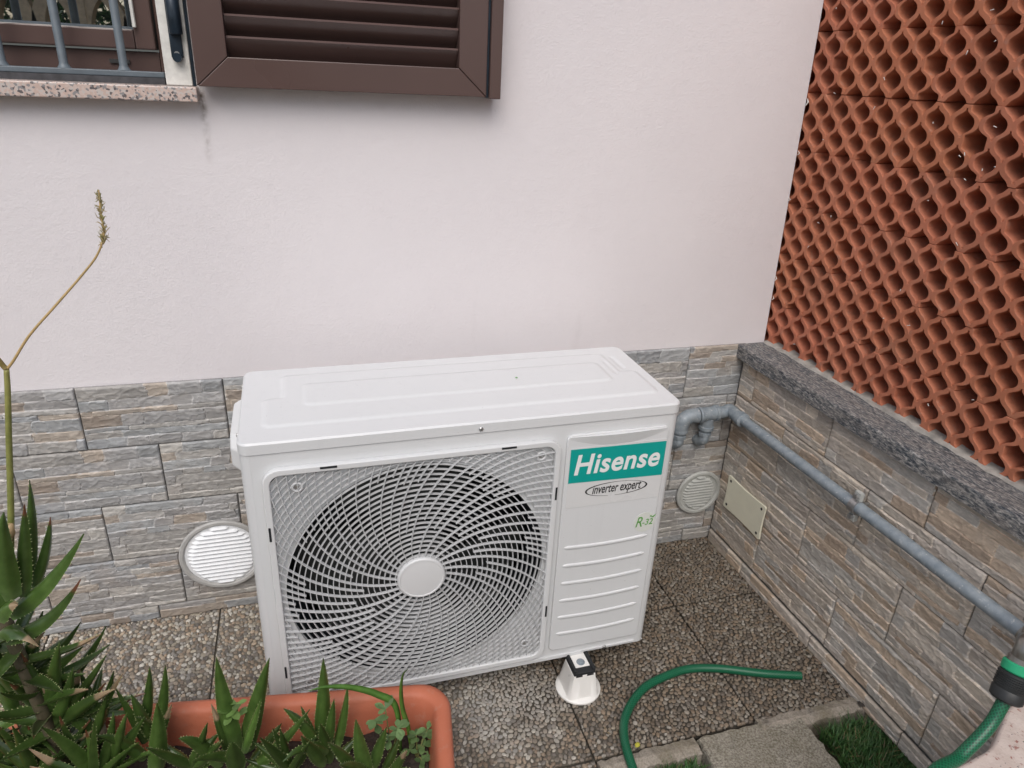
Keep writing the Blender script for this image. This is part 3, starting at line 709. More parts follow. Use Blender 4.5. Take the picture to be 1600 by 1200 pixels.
# grille: frame, rings and swirl vanes
U0, U1, W0, W1, GR = .034, .600, .021, .594, .030
me = curve_mesh('grille_frame', [rrect(U0, W0, U1, W1, GR), rrect(U0+.0125, W0+.0125, U1-.0125, W1-.0125, GR-.010)], .0065, .0022, 2); me.transform(Matrix.Translation((0, -.0068, 0)))
gf = AM(me, 'grille_frame', MAT['plastic']); smooth_by_angle(gf, 30)
def inside(u, w, ins=.007):
    a0, a1, b0, b1, r = U0+ins, U1-ins, W0+ins, W1-ins, GR-ins
    dx, dy = max(a0+r-u, u-(a1-r), 0), max(b0+r-w, w-(b1-r), 0); return a0 <= u <= a1 and b0 <= w <= b1 and dx*dx+dy*dy <= r*r
m = MB(); rr = .052
while rr < .40:
    nseg = int(90+rr*500); run = []
    pts = [(FC+rr*math.cos(2*math.pi*q/nseg), FW+rr*math.sin(2*math.pi*q/nseg)) for q in range(nseg)]; ins = [inside(*p) for p in pts]
    st_ = 0
    if all(ins): m.strip(pts+pts[:2], .0016, -.0090, -.0034)
    else:
        st_ = ins.index(False); run = []
        for q in range(nseg+1):
            j = (st_+q) % nseg
            if ins[j]: run.append(pts[j])
            else:
                if len(run) > 2: m.strip(run, .0016, -.0090, -.0034)
                run = []
    rr += .01105
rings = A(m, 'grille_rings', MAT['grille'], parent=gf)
m = MB()
def vane(a0, r0, r1):
    pts = []; n = 40
    for q in range(n+1):
        r = r0+(r1-r0)*q/n; a = a0-R_(46)*max(0, (r-.045)/.30)**.85
        p = (FC+r*math.cos(a), FW+r*math.sin(a))
        if not inside(*p): break
        pts.append(p)
    if len(pts) > 3: m.strip(pts, .0015, -.0110, -.0042)
for q in range(26):
    a = 2*math.pi*q/26; vane(a, .043, .42)
    vane(a+math.pi/26, .116+.022*(q % 2), .42)
    for h_ in (.5, 1.5): vane(a+h_*math.pi/26, .226+.022*((q+int(h_)) % 3), .42)
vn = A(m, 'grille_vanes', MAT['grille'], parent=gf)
hubm = MB().lathe([(.049, -.004), (.049, -.014), (.047, -.0165), (.044, -.0170), (.043, -.0158), (.030, -.0168), (.002, -.0172)], 64, (FC, 0, FW), 'y')
smooth_by_angle(A(hubm, 'grille_hub', MAT['plastic'], parent=gf), 25)
for (u, w) in ((.093, .552), (.560, .560), (.085, .075), (.553, .072)):
    ringp = [(u+.0085*math.cos(6.28319*q/20), -.0075, w+.0085*math.sin(6.28319*q/20)) for q in range(21)]
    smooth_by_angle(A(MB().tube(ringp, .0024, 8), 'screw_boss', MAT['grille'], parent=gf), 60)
    A(MB().lathe([(.0068, -.004), (.0066, -.0075), (.004, -.0085)], 16, (u, 0, w), 'y'), 'screw', MAT['steel'])
for (u, w, du, dw) in ((.150, W1-.004, .030, .004), (.490, W1-.004, .030, .004), (U0+.0045, .46, .004, .030), (U0+.0045, .12, .004, .030), (U1-.0045, .47, .004, .030), (U1-.0045, .16, .004, .030)):
    A(MB().box((u-du/2, -.0142, w-dw/2), (u+du/2, -.0132, w+dw/2)), 'clip_slot', MAT['coil'])
# service panel to the right of the fan
me = curve_mesh('service_panel', [rrect(.614, .030, .840, .598, .012)], .003, .002, 2); me.transform(Matrix.Translation((0, -.0031, 0)))
spn = AM(me, 'service_panel', MAT['paint']); smooth_by_angle(spn, 30)
# scooped grip: a sloping crescent along the top of the panel
m = MB(); n = 28
for q in range(n+1):
    t = q/n; u = .620+.214*t; dep = .006+.0215*math.sin(math.pi*t)
    m.v += [(u, -.0195+.0125*(1-math.sin(math.pi*t)), .594), (u, -.0062, .594-dep), (u, -.0061, .5945)]; m.c += [(1,1,1)]*3
    if q: m.f += [((q-1)*3+k, (q-1)*3+(k+1) % 3, q*3+(k+1) % 3, q*3+k) for k in range(3)]
m.f += [(0,1,2), (n*3+2, n*3+1, n*3)]
m.v = [(u, -.0062+(v+.0062)*.45, w) for u, v, w in m.v]
smooth_by_angle(A(m, 'grip_scoop', MAT['paint']), 40)
for i in range(6):
    w = .322-.0485*i; m = MB(); pts = []
    for q in range(25):
        t = q/24; pts.append((.628+.196*t, -.0062, w-.0045*math.sin(math.pi*t)+.002*t))
    m.tube(pts, [.0048 if 0 < q < 24 else .002 for q in range(25)], 10); m.v = [(x, -.0062+(y+.0062)*.55, z) for x, y, z in m.v]
    smooth_by_angle(A(m, 'pressed_rib', MAT['paint']), 60)
# labels
stk = AM(curve_mesh('brand_sticker', [rrect(.622, .424, .838, .568, .003)], .00025), 'brand_sticker', MAT['sticker'], v=-.0066)
tl = AM(curve_mesh('teal_band', [[(.6225, .4865), (.8375, .4800), (.8375, .5625), (.6225, .5660)]], .0002), 'teal_band', MAT['teal'], stk, v=-.0006)
tx = AM(text_mesh('brand_lettering', 'Hisense', (.6335, .5040, .8270, .5520), shear=.16, offset=.024, space=1.06), 'brand_lettering', MAT['white'], stk, v=-.0010)
t2 = AM(text_mesh('small_lettering', 'inverter expert', (.679, .4455, .792, .4735), shear=.22, offset=.016), 'small_lettering', MAT['black'], stk, v=-.0006)
def swoosh(a0, a1, n=40):
    L1, L2 = [], []
    for q in range(n+1):
        a = R_(a0+(a1-a0)*q/n); th = .00035+.0017*math.sin(math.pi*q/n)**2
        cx, cy_, ra, rb = .7345, .4605, .070, .0165
        L1.append((cx+(ra+th)*math.cos(a), cy_+(rb+th*.6)*math.sin(a))); L2.append((cx+(ra-th)*math.cos(a), cy_+(rb-th*.6)*math.sin(a)))
    return L1+L2[::-1]
AM(curve_mesh('oval_swoosh', [swoosh(65, 255), swoosh(-92, 66)], .00015), 'oval_swoosh', MAT['black'], stk, v=-.0006)
rs_ = AM(curve_mesh('gas_sticker', [circle(.8135, .361, .0255, 48)], .00025), 'gas_sticker', MAT['pale_sticker'], v=-.0066)
AM(text_mesh('gas_lettering', 'R', (.7925, .3500, .8085, .3760), shear=.25, offset=.004), 'gas_lettering', MAT['green'], rs_, v=-.0006)
AM(text_mesh('gas_lettering', '-32', (.8085, .3530, .8335, .3690), shear=.15, offset=.012), 'gas_lettering', MAT['green'], rs_, v=-.0006)
AM(curve_mesh('leaf_mark', [[(.829, .3715), (.833, .375), (.8405, .380), (.836, .373), (.833, .3705)], [(.8245, .3745), (.827, .3775), (.831, .374), (.829, .373)]], .00015), 'leaf_mark', MAT['green'], rs_, v=-.0006)
# lid with pressed panels
def sd(u, v, a): 
    x0, y0, x1, y1, r = a; dx = np.maximum(np.maximum(x0+r-u, u-(x1-r)), 0); dy = np.maximum(np.maximum(y0+r-v, v-(y1-r)), 0)
    ins = np.maximum(np.maximum(x0-u, u-x1), np.maximum(y0-v, v-y1)); return np.where((dx > 0) & (dy > 0), np.hypot(dx, dy)-r, ins)
def step(d): t = np.clip(.5-d/.010, 0, 1); return t*t*(3-2*t)
nu, nv = 260, 100; uu = np.linspace(-.0015, ACW+.0015, nu); vv = np.linspace(-.0025, ACD+.0015, nv); Ug, Vg = np.meshgrid(uu, vv)
h1 = np.maximum(step(sd(Ug, Vg, (.042, .055, .838, .172, .014))), step(sd(Ug, Vg, (.076, .055, .800, .280, .014))))
h2 = step(sd(Ug, Vg, (.118, .128, .765, .225, .012))); h3 = np.maximum(step(sd(Ug, Vg, (.785, .16, .795, .235, .005))), step(sd(Ug, Vg, (.815, .19, .825, .262, .005))))
d0 = -sd(Ug, Vg, (-.0015, -.0025, ACW+.0015, ACD+.0015, .020)); edge = np.clip(d0/.0035, 0, 1); drop = (1-np.sqrt(1-(1-edge)**2))*.0035
Zg = ACH-.004+.0042*h1+.0036*h2-.003*h3-drop*1.0+.0012*(fbm(Ug*5, Vg*5, 3)-.5)
# pull the corner cells onto the rounded outline
cxu = np.clip(Ug, -.0015+.02, ACW+.0015-.02); cxv = np.clip(Vg, -.0025+.02, ACD+.0015-.02); q = np.hypot(Ug-cxu, Vg-cxv); s_ = np.where(q > .02, .02/np.maximum(q, 1e-9), 1); corner = (np.abs(Ug-cxu) > 0) & (np.abs(Vg-cxv) > 0)
mx = np.maximum(np.abs(Ug-cxu), np.abs(Vg-cxv)); s_ = np.where(corner, mx/np.maximum(q, 1e-9), 1)
Ug = cxu+(Ug-cxu)*s_; Vg = cxv+(Vg-cxv)*s_
d0 = np.where(corner, .02-mx, np.minimum(np.minimum(Ug+.0015, ACW+.0015-Ug), np.minimum(Vg+.0025, ACD+.0015-Vg))); edge = np.clip(d0/.0035, 0, 1); drop = (1-np.sqrt(np.maximum(0, 1-(1-edge)**2)))*.0035
Zg = ACH-.004+.0032*h1+.0024*h2-.002*h3-drop+.0010*(fbm(Ug*5, Vg*5, 3)-.5)
m = MB(); m.v = np.stack([Ug, Vg, Zg], -1).reshape(-1, 3).tolist(); 
m.f = [(j*nu+i, j*nu+i+1, (j+1)*nu+i+1, (j+1)*nu+i) for j in range(nv-1) for i in range(nu-1)]
ring = list(range(nu))+[r*nu+nu-1 for r in range(1, nv)]+[(nv-1)*nu+i for i in range(nu-2, -1, -1)]+[r*nu for r in range(nv-2, 0, -1)]; b = len(m.v); k = len(ring)
m.v += [(m.v[i][0], m.v[i][1], ZL) for i in ring]; m.f += [(ring[(q+1) % k], ring[q], b+q, b+(q+1) % k) for q in range(k)]; m.c = [(1,1,1)]*len(m.v)
lid = A(m, 'lid', MAT['paint']); smooth_by_angle(lid, 40)
for (u, w, v_) in ((.435, ZL+.008, -.0025), (.757, .0085, -.0035)): A(MB().lathe([(.0046, v_), (.0046, v_-.0015), (.003, v_-.003)], 14, (u, 0, w), 'y'), 'screw', MAT['steel'])
for v_ in (.06, .27): A(MB().lathe([(.004, -.0015), (.004, -.004), (.002, -.005)], 12, (0, v_, ZL+.010), 'x'), 'screw', MAT['steel'])
A(MB().lathe([(.0028, ACH+.0036), (.001, ACH+.0044)], 10, (.557, .17, 0)), 'dirt_spot', MAT['green'])
# carrying lug on the left side, valve cover on the right
def lug(x0, x1, prof, ch):
    n = len(prof); c = (sum(p[0] for p in prof)/n, sum(p[1] for p in prof)/n)
    return MB().add([(x0, y, z) for y, z in prof]+[(x1, c[0]+(y-c[0])*ch, c[1]+(z-c[1])*ch) for y, z in prof], [tuple(range(n)), tuple(range(2*n-1, n-1, -1))]+[(i, (i+1) % n, (i+1) % n+n, i+n) for i in range(n)])
A(lug(.001, -.020, [(.055, .555), (.055, .60), (.085, .622), (.245, .622), (.275, .60), (.275, .555)], .80), 'carrying_lug', MAT['plastic'], .003)
A(lug(ACW-.001, ACW+.030, [(.055, .075), (.055, .355), (.075, .385), (.20, .385), (.22, .355), (.22, .075)], .86), 'valve_cover', MAT['plastic'], .004)
m = MB()
for i in range(22): m.box((ACW+.0002, .10+.009*i, .40), (ACW+.004, .1025+.009*i, .60))
for i in range(16): m.box((ACW+.0003, .10, .405+.0125*i), (ACW+.0045, .30, .4075+.0125*i))
A(m, 'coil_guard', MAT['coil'])
# mounting rails under the unit
for u in (.688, .150):
    A(MB().box((u-.018, -.040, -.0038), (u+.018, ACD+.035, -.0008)), 'mounting_foot', MAT['foot'], .001)
    A(MB().lathe([(.0100, -.0007), (.0100, .0006), (.0078, .0012), (.0078, .0030), (.0060, .0042)], 18, (u, -.027, 0)), 'bolt', MAT['galv'])
# plastic support feet
def foot():
    r = empty('support_foot', (0, 0, 0)); m = MB(); n = 40; body = []
    def sq(a, b, t):                                   # round at the base, squared at the top
        out = []
        for q in range(n):
            th = 2*math.pi*q/n; c_, s_ = math.cos(th), math.sin(th); e = 1+7*t; k = (abs(c_)**(1+e)+abs(s_)**(1+e))**(-1/(1+e)); out.append((a*k*c_, b*k*s_))
        return out
    for (a, b, t, z) in ((.053, .053, 0, .0), (.053, .053, 0, .004), (.050, .050, 0, .006), (.0385, .0400, .8, .0085), (.0282, .0305, 1.6, .060), (.0272, .0292, 1.8, .0665), (.0250, .0270, 1.8, .0670)):
        m.v += [(x, y, z) for x, y in sq(a, b, t)]
    m.c = [(1,1,1)]*len(m.v); m.f = [(i*n+q, i*n+(q+1) % n, (i+1)*n+(q+1) % n, (i+1)*n+q) for i in range(6) for q in range(n)]+[tuple(6*n+q for q in range(n)), tuple(range(n-1, -1, -1))]
    smooth_by_angle(m.obj('cone', MAT['foot'], r), 50)
    m = MB().box((-.0262, -.0285, .0671), (.0262, .034, .0752)).box((-.0262, -.0285, .07521), (-.0190, .034, .0835)).box((.0190, -.0285, .07521), (.0262, .034, .0835)); m.obj('rubber_pad', MAT['rubber'], r, bevel=.002)
    for x in (-.0135, .0135): MB().box((x-.008, -.0300, .0640), (x+.008, -.0286, .0700)).obj('pad_tab', MAT['rubber'], r, bevel=.0006)
    return r
proto = foot()
ct, st2 = math.cos(.0097), math.sin(.0097)
spots = (((.688*KA, -.027), 'white plastic cone foot with black rubber pad under the front right of the air conditioner'), ((.150*KA, -.027), 'white plastic cone foot under the front left of the air conditioner behind the planter'),
         ((.688*KA, .335), 'white plastic cone foot under the back right of the air conditioner'), ((.150*KA, .335), 'white plastic cone foot under the back left of the air conditioner'))
for i, ((u, v), t) in enumerate(spots):
    f = proto
    if i:
        f = proto.copy(); C.objects.link(f)
        for ch in proto.children: 
            q = ch.copy(); C.objects.link(q); q.parent = f
    f.location = (ac.location.x+ct*u-st2*v, ac.location.y+st2*u+ct*v, .0012); f.rotation_euler = (0, 0, .0097); tag(f, t, 'foot', 'feet under the air conditioner')

# ------------------------------------------------------------------ round wall vents, cover plate
def vent(name, x, z, R, mat_ring, mat_slat, label, n_sl, rin):
    r = empty(name, (x, -.0165, z)); tag(r, label, 'vent', 'round wall vents')
    ob = MB().lathe([(R, .0), (R, -.004), (R-.003, -.0065), (rin+.004, -.0065), (rin, -.003), (rin, .0)], 64, axis='y').obj('ring', mat_ring, r); smooth_by_angle(ob, 30)
    MB().lathe([(rin+.001, -.0012), (rin+.001, .010)], 48, axis='y').obj('backing', mat_ring if mat_ring is mat_slat else mat_slat, r)
    pitch = 2*rin/(n_sl+.4)
    for i in range(n_sl):
        zc = rin-pitch*(i+.7); hw_ = math.sqrt(max(rin**2-(abs(zc)+pitch*.3)**2, 0))-.006
        if hw_ < .008: continue
        m = MB(); pts = []; k = 14; a = []
        for q in range(k+1):
            xx = -hw_+2*hw_*q/k; e = max(0, min(1, (hw_-abs(xx))/.006))**.5 if hw_-abs(xx) < .006 else 1
            e = max(e, .12); a += [(xx, -.0013, zc+pitch*.40*e), (xx, -.0013-.0075*e, zc-pitch*.12*e), (xx, -.0013-.0062*e, zc-pitch*.30*e), (xx, -.0013, zc-pitch*.34*e)]
        m.add(a, [(q*4+c, q*4+(c+1) % 4, q*4+4+(c+1) % 4, q*4+4+c) for q in range(k) for c in range(4)]+[(0,1,2,3), (k*4+3,k*4+2,k*4+1,k*4)])
        smooth_by_angle(m.obj('louvre', mat_slat, r), 40)
    return r
vent('wall_vent', -1.420, .182, .101, MAT['vent_ring'], MAT['vent_white'], 'bright white louvred round vent in a grey ring, left of the air conditioner', 15, .088)
vent('wall_vent', -.0775, .1835, .0735, MAT['vent'], MAT['vent'], 'smaller dull grey round louvred vent in the corner, right of the air conditioner', 12, .060)
cv = empty('cover_plate', wall_pt(.152, .213, .0165)); cv.rotation_euler = (0, 0, TH); tag(cv, 'ivory plastic cover plate with four screws on the tiled boundary wall', 'plate')
def wav():
    pts = []; a, b = .0885, .0545
    for (p, q, bow) in (((-a, -b), (a, -b), -.004), ((a, -b), (a, b), -.003), ((a, b), (-a, b), -.004), ((-a, b), (-a, -b), -.003)):
        n_ = Vector((q[1]-p[1], -(q[0]-p[0]))).normalized()
        for k in range(16): t = (k+.5)/16; pts.append((p[0]+(q[0]-p[0])*t+n_.x*bow*math.sin(math.pi*t), p[1]+(q[1]-p[1])*t+n_.y*bow*math.sin(math.pi*t)))
    return pts
me = curve_mesh('plate', [wav()], .003, .0012, 2); smooth_by_angle(link('plate', me, MAT['cover'], cv), 40)
for sx_ in (-1, 1):
    for sz_ in (-1, 1): MB().lathe([(.0042, .0), (.0042, -.0036), (.002, -.0042)], 12, (sx_*.073, 0, sz_*.040), 'y').obj('screw', MAT['hole'], cv)

# ------------------------------------------------------------------ galvanised water pipe
pp = empty('water_pipe', wall_pt(.5, .47, .04)); tag(pp, 'galvanised steel water pipe running along the tiled wall to capped fittings in the corner', 'pipe')
def ppart(mb, name, mat, ang=35):
    o = mb.obj(name, mat); o.parent = pp; o.matrix_parent_inverse = Matrix.Translation(-pp.location); return smooth_by_angle(o, ang)
ZP = .472; off = .043; rp = .0140
a, b = wall_pt(.085, ZP-.002, off), wall_pt(.935, ZP+.002, off)
ppart(MB().tube([a, b], rp, 24), 'pipe_run', MAT['galv'])
cor = Vector((-.040, -.043, ZP-.008))
e1 = [a+Vector((0, -.012, 0)), a+Vector((0, .012, -.001)), cor+Vector((.002, .006, .003)), cor+Vector((-.012, .004, 0)), cor+Vector((-.034, .004, -.001))]
ppart(MB().tube(catmull(e1, 6), [.0178]*25, 20), 'elbow', MAT['galv'])
ppart(MB().tube([a+Vector((0, -.026, 0)), a+Vector((0, -.024, 0)), a+Vector((0, -.006, 0)), a+Vector((0, -.004, 0))], [.017, .0205, .0205, .017], 24), 'collar', MAT['galv'])
tb = cor+Vector((-.036, .004, -.001)); te = tb+Vector((-.062, 0, -.002))
ppart(MB().tube([tb, tb+Vector((-.003,0,0)), tb+Vector((-.012,0,0)), tb+Vector((-.0125,0,0)), te+Vector((.012,0,0)), te+Vector((.003,0,0)), te], [.019,.023,.023,.0205,.0205,.023,.021], 24), 'tee', MAT['galv'])
tm = (tb+te)/2
ppart(MB().tube([tm+Vector((0,0,-.012)), tm+Vector((0,0,-.036)), tm+Vector((0,0,-.037)), tm+Vector((0,0,-.046))], [.0185,.0185,.022,.022], 22), 'tee_branch', MAT['galv'])
el = catmull([te+Vector((-.004,0,0)), te+Vector((-.026,0,0)), te+Vector((-.044,0,-.010)), te+Vector((-.050,0,-.030)), te+Vector((-.050,0,-.046))], 6)
ppart(MB().tube(el, [.0215 if i in (0,1,2,22,23,24) else .0205 for i in range(25)], 22), 'elbow', MAT['galv'])
for base, dx in ((tm+Vector((0,0,-.046)), -.004), (te+Vector((-.050,0,-.046)), -.005)):
    ppart(MB().tube([base, base+Vector((0,0,-.010))], .0145, 18), 'nipple', MAT['galv'])
    ppart(MB().tube([base+Vector((0,0,-.010)), base+Vector((0,0,-.0115)), base+Vector((0,0,-.021)), base+Vector((0,0,-.0225))], [.016,.0185,.0185,.016], 8), 'hex_nut', MAT['galv'], 25)
    ppart(MB().tube(catmull([base+Vector((0,0,-.022)), base+Vector((-.002,-.002,-.034)), base+Vector((-.004,.012,-.046)), base+Vector((-.004,.030,-.050))], 5), [.0145]*10+[.0155]*6, 16), 'wall_bend', MAT['galv'])
cl = wall_pt(.535, ZP, off); d_ = (b-a).normalized()
m = MB().tube([cl-d_*.009, cl+d_*.009], .0185, 24); ppart(m, 'clamp_band', MAT['steel'])
nrm_ = Vector((-1, -RW, 0))
for sg in (1, -1):
    c = cl+Vector((0, 0, sg*.026)); ppart(MB().box((c.x-.005, c.y-.009, c.z-.010), (c.x+.005, c.y+.009, c.z+.010)), 'clamp_lug', MAT['vent'])
    ppart(MB().lathe([(.0065, -.012), (.0065, .012)], 6, (c.x, c.y, c.z), 'x'), 'clamp_bolt', MAT['steel'])
ppart(MB().tube([cl-nrm_*.044, cl], .004, 8), 'clamp_stem', MAT['steel'])

# ------------------------------------------------------------------ tap, hose with its connector, garden pier
tp = aty(1596, 1000, -.965); tap = empty('garden_tap', tp); tag(tap, 'dull metal garden tap above the green hose connector', 'tap')
def tpart(mb, name, mat, par=tap, ang=40):
    o = mb.obj(name, mat); o.parent = par; o.matrix_parent_inverse = Matrix.Translation(-par.location); return smooth_by_angle(o, ang)
c0 = aty(1584, 1060, -1.03); c1 = aty(1571, 1092, -1.038)
ax = (c1-c0).normalized(); ctop = c0-ax*.030
tpart(MB().tube(catmull([b+d_*.0, b+d_*.03+Vector((-.004,0,0)), tp+Vector((.005,-.01,0)), ctop-ax*.028, ctop+ax*.004], 6), [.0165]*8+[.0175]*8+[.0150]*9, 18), 'spout', MAT['brass'])
tpart(MB().lathe([(.012, .0), (.0185, .006), (.0185, .020), (.010, .026), (.008, .045), (.011, .047), (.011, .052)], 20, tp+Vector((.006, -.012, .004))), 'bonnet', MAT['brass'])
tpart(MB().box(tp+Vector((-.030, -.018, .056)), tp+Vector((.042, -.006, .062))), 'lever', MAT['brass'])
tpart(MB().tube([ctop-ax*.006, ctop-ax*.004, ctop+ax*.004, ctop+ax*.006], [.0165,.0185,.0185,.0165], 20), 'spout_nut', MAT['brass'])
hose = empty('garden_hose', (-.3, -.6, .01)); tag(hose, 'green braided garden hose on a tap connector, its cut end lying on the paving', 'hose')
ctp = [c1, aty(1545, 1135, -1.048), aty(1500, 1182, -1.06), aty(1450, 1228, -1.08), Vector((-.30, -1.13, .20)), Vector((-.36, -1.22, .06)), Vector((-.44, -1.26, .014)), Vector((-.56, -1.18, .0115)), Vector((-.60, -1.0, .0115)), Vector((-.600, -.84, .0115)),
       Vector((-.592, -.692, .0155)), Vector((-.573, -.615, .0125)), Vector((-.540, -.565, .0115)), Vector((-.480, -.518, .0115)), Vector((-.415, -.497, .0115)), Vector((-.345, -.489, .0115)), Vector((-.270, -.505, .0115)), Vector((-.170, -.545, .0115)), Vector((-.083, -.573, .0115))]
path = catmull(ctp, 14)
def hose_mesh(path, r, n=20):
    me = bpy.data.meshes.new('tube'); V = []; F = []; UV = []; u = None; Ls = [0.0]
    for i in range(1, len(path)): Ls.append(Ls[-1]+(path[i]-path[i-1]).length)
    k = len(path)
    for i, p in enumerate(path):
        t = (path[min(i+1, k-1)]-path[max(i-1, 0)]).normalized()
        if u is None: u = t.orthogonal().normalized()
        u = (u-t*u.dot(t)).normalized(); w = t.cross(u)
        V += [tuple(p+(u*math.cos(2*math.pi*j/n)+w*math.sin(2*math.pi*j/n))*r) for j in range(n)]
    for i in range(k-1):
        for j in range(n):
            F.append((i*n+j, i*n+(j+1) % n, (i+1)*n+(j+1) % n, (i+1)*n+j))
            UV += [(j/n*10, Ls[i]/.0072), ((j+1)/n*10, Ls[i]/.0072), ((j+1)/n*10, Ls[i+1]/.0072), (j/n*10, Ls[i+1]/.0072)]
    me.from_pydata(V, [], F); uvl = me.uv_layers.new(name='UVMap'); uvl.data.foreach_set('uv', np.array(UV, np.float32).ravel()); me.update(); return me
o = link('tube', hose_mesh(path, .0098), MAT['hose'], hose, smooth=True); o.matrix_parent_inverse = Matrix.Translation(-hose.location)
en = path[-1]; ed = (path[-1]-path[-2]).normalized()
tpart(MB().tube([en-ed*.001, en+ed*.0006, en+ed*.0006, en-ed*.012], [.0097, .0097, .0068, .0068], 20), 'cut_end', MAT['hole'], hose)
L0 = (c1-ctop).length
tpart(MB().tube([ctop+ax*.004, ctop+ax*.006, ctop+ax*.018, ctop+ax*.020], [.0200,.0222,.0222,.0205], 30), 'release_collar', MAT['clip'], hose)
tpart(MB().tube([ctop+ax*.020, ctop+ax*.022, ctop+ax*.046, ctop+ax*.048, ctop+ax*.050, ctop+ax*.064, ctop+ax*.067], [.0195,.0222,.0232,.0225,.0238,.0232,.0200], 30), 'connector_body', MAT['nozzle'], hose)
for i in range(6):
    q = ctop+ax*(.026+.0035*i); tpart(MB().tube([q-ax*.0007, q, q+ax*.0007], [.0228,.0238,.0228], 30), 'grip_ring', MAT['nozzle'], hose)
pr_ = [atz(1640, 1025, .33), atz(1596, 1085, .33), atz(1574, 1108, .33), atz(1563, 1135, .33), atz(1548, 1166, .33), atz(1520, 1184, .33), atz(1492, 1200, .33), atz(1470, 1225, .33)]
pts = [(p.x, p.y) for p in pr_]; pts = [(q.x, q.y) for q in catmull([(x, y, 0) for x, y in pts], 5)]
poly = pts+[(-.20, -1.5), (.30, -1.5), (.30, pts[0][1])]
me = curve_mesh('garden_pier', [[(x, y) for x, y in poly]], .19, .006, 2); me.transform(Matrix.Rotation(-math.pi/2, 4, 'X')); me.transform(Matrix.Translation((0, 0, .14)))
tag(smooth_by_angle(link('garden_pier', me, MAT['pier']), 40), 'pale flaking plaster pier with a rounded corner below the tap', 'pier')

# ------------------------------------------------------------------ planter with aloes and weeds
PY = R_(-8.45); PZ = .25
pc = Vector((-.962, -.600, 0))                        # back right corner of the rim
pd = Vector((-math.cos(PY), -math.sin(PY), 0)); pn = Vector((math.sin(PY), -math.cos(PY), 0))
PL, PWd = .80, .38; pctr = pc+pd*PL/2+pn*PWd/2
pl = empty('flower_box', pctr, PY); tag(pl, 'terracotta coloured plastic flower trough full of aloe plants', 'planter')
m = MB(); n = 8
def rr_(dx, r): return rrect(-PL/2+dx, -PWd/2+dx, PL/2-dx, PWd/2-dx, r, n)
lay_ = [(.050, .035, .0), (.030, .045, .19), (.022, .05, .212), (.004, .055, .214), (.0, .058, .220), (.0, .058, .240), (.004, .055, .2475), (.012, .050, .250), (.024, .044, .2475), (.030, .040, .240), (.034, .038, .215), (.042, .034, .170), (.046, .03, .12)]
for dx, r, z in lay_: m.v += [(x, y, z) for x, y in rr_(dx, r)]
k = len(rr_(0, .05)); m.c = [(1,1,1)]*len(m.v)
m.f = [(i*k+q, i*k+(q+1) % k, (i+1)*k+(q+1) % k, (i+1)*k+q) for i in range(len(lay_)-1) for q in range(k)]+[tuple(range(k-1, -1, -1)), tuple((len(lay_)-1)*k+q for q in range(k))]
tr = m.obj('trough', MAT['planter'], pl); smooth_by_angle(tr, 50)
nx, ny = 60, 30; m = MB()
for j in range(ny+1):
    for i in range(nx+1):
        x, y = -PL/2+.043+(PL-.086)*i/nx, -PWd/2+.043+(PWd-.086)*j/ny; m.v.append((x, y, .170+.030*mn.noise(Vector((x*14, y*14, 1)))+.010*mn.noise(Vector((x*60, y*60, 3)))))
m.f = [(j*(nx+1)+i, j*(nx+1)+i+1, (j+1)*(nx+1)+i+1, (j+1)*(nx+1)+i) for j in range(ny) for i in range(nx)]; m.c = [(1,1,1)]*len(m.v)
m.obj('soil', MAT['soil'], pl, smooth=True)

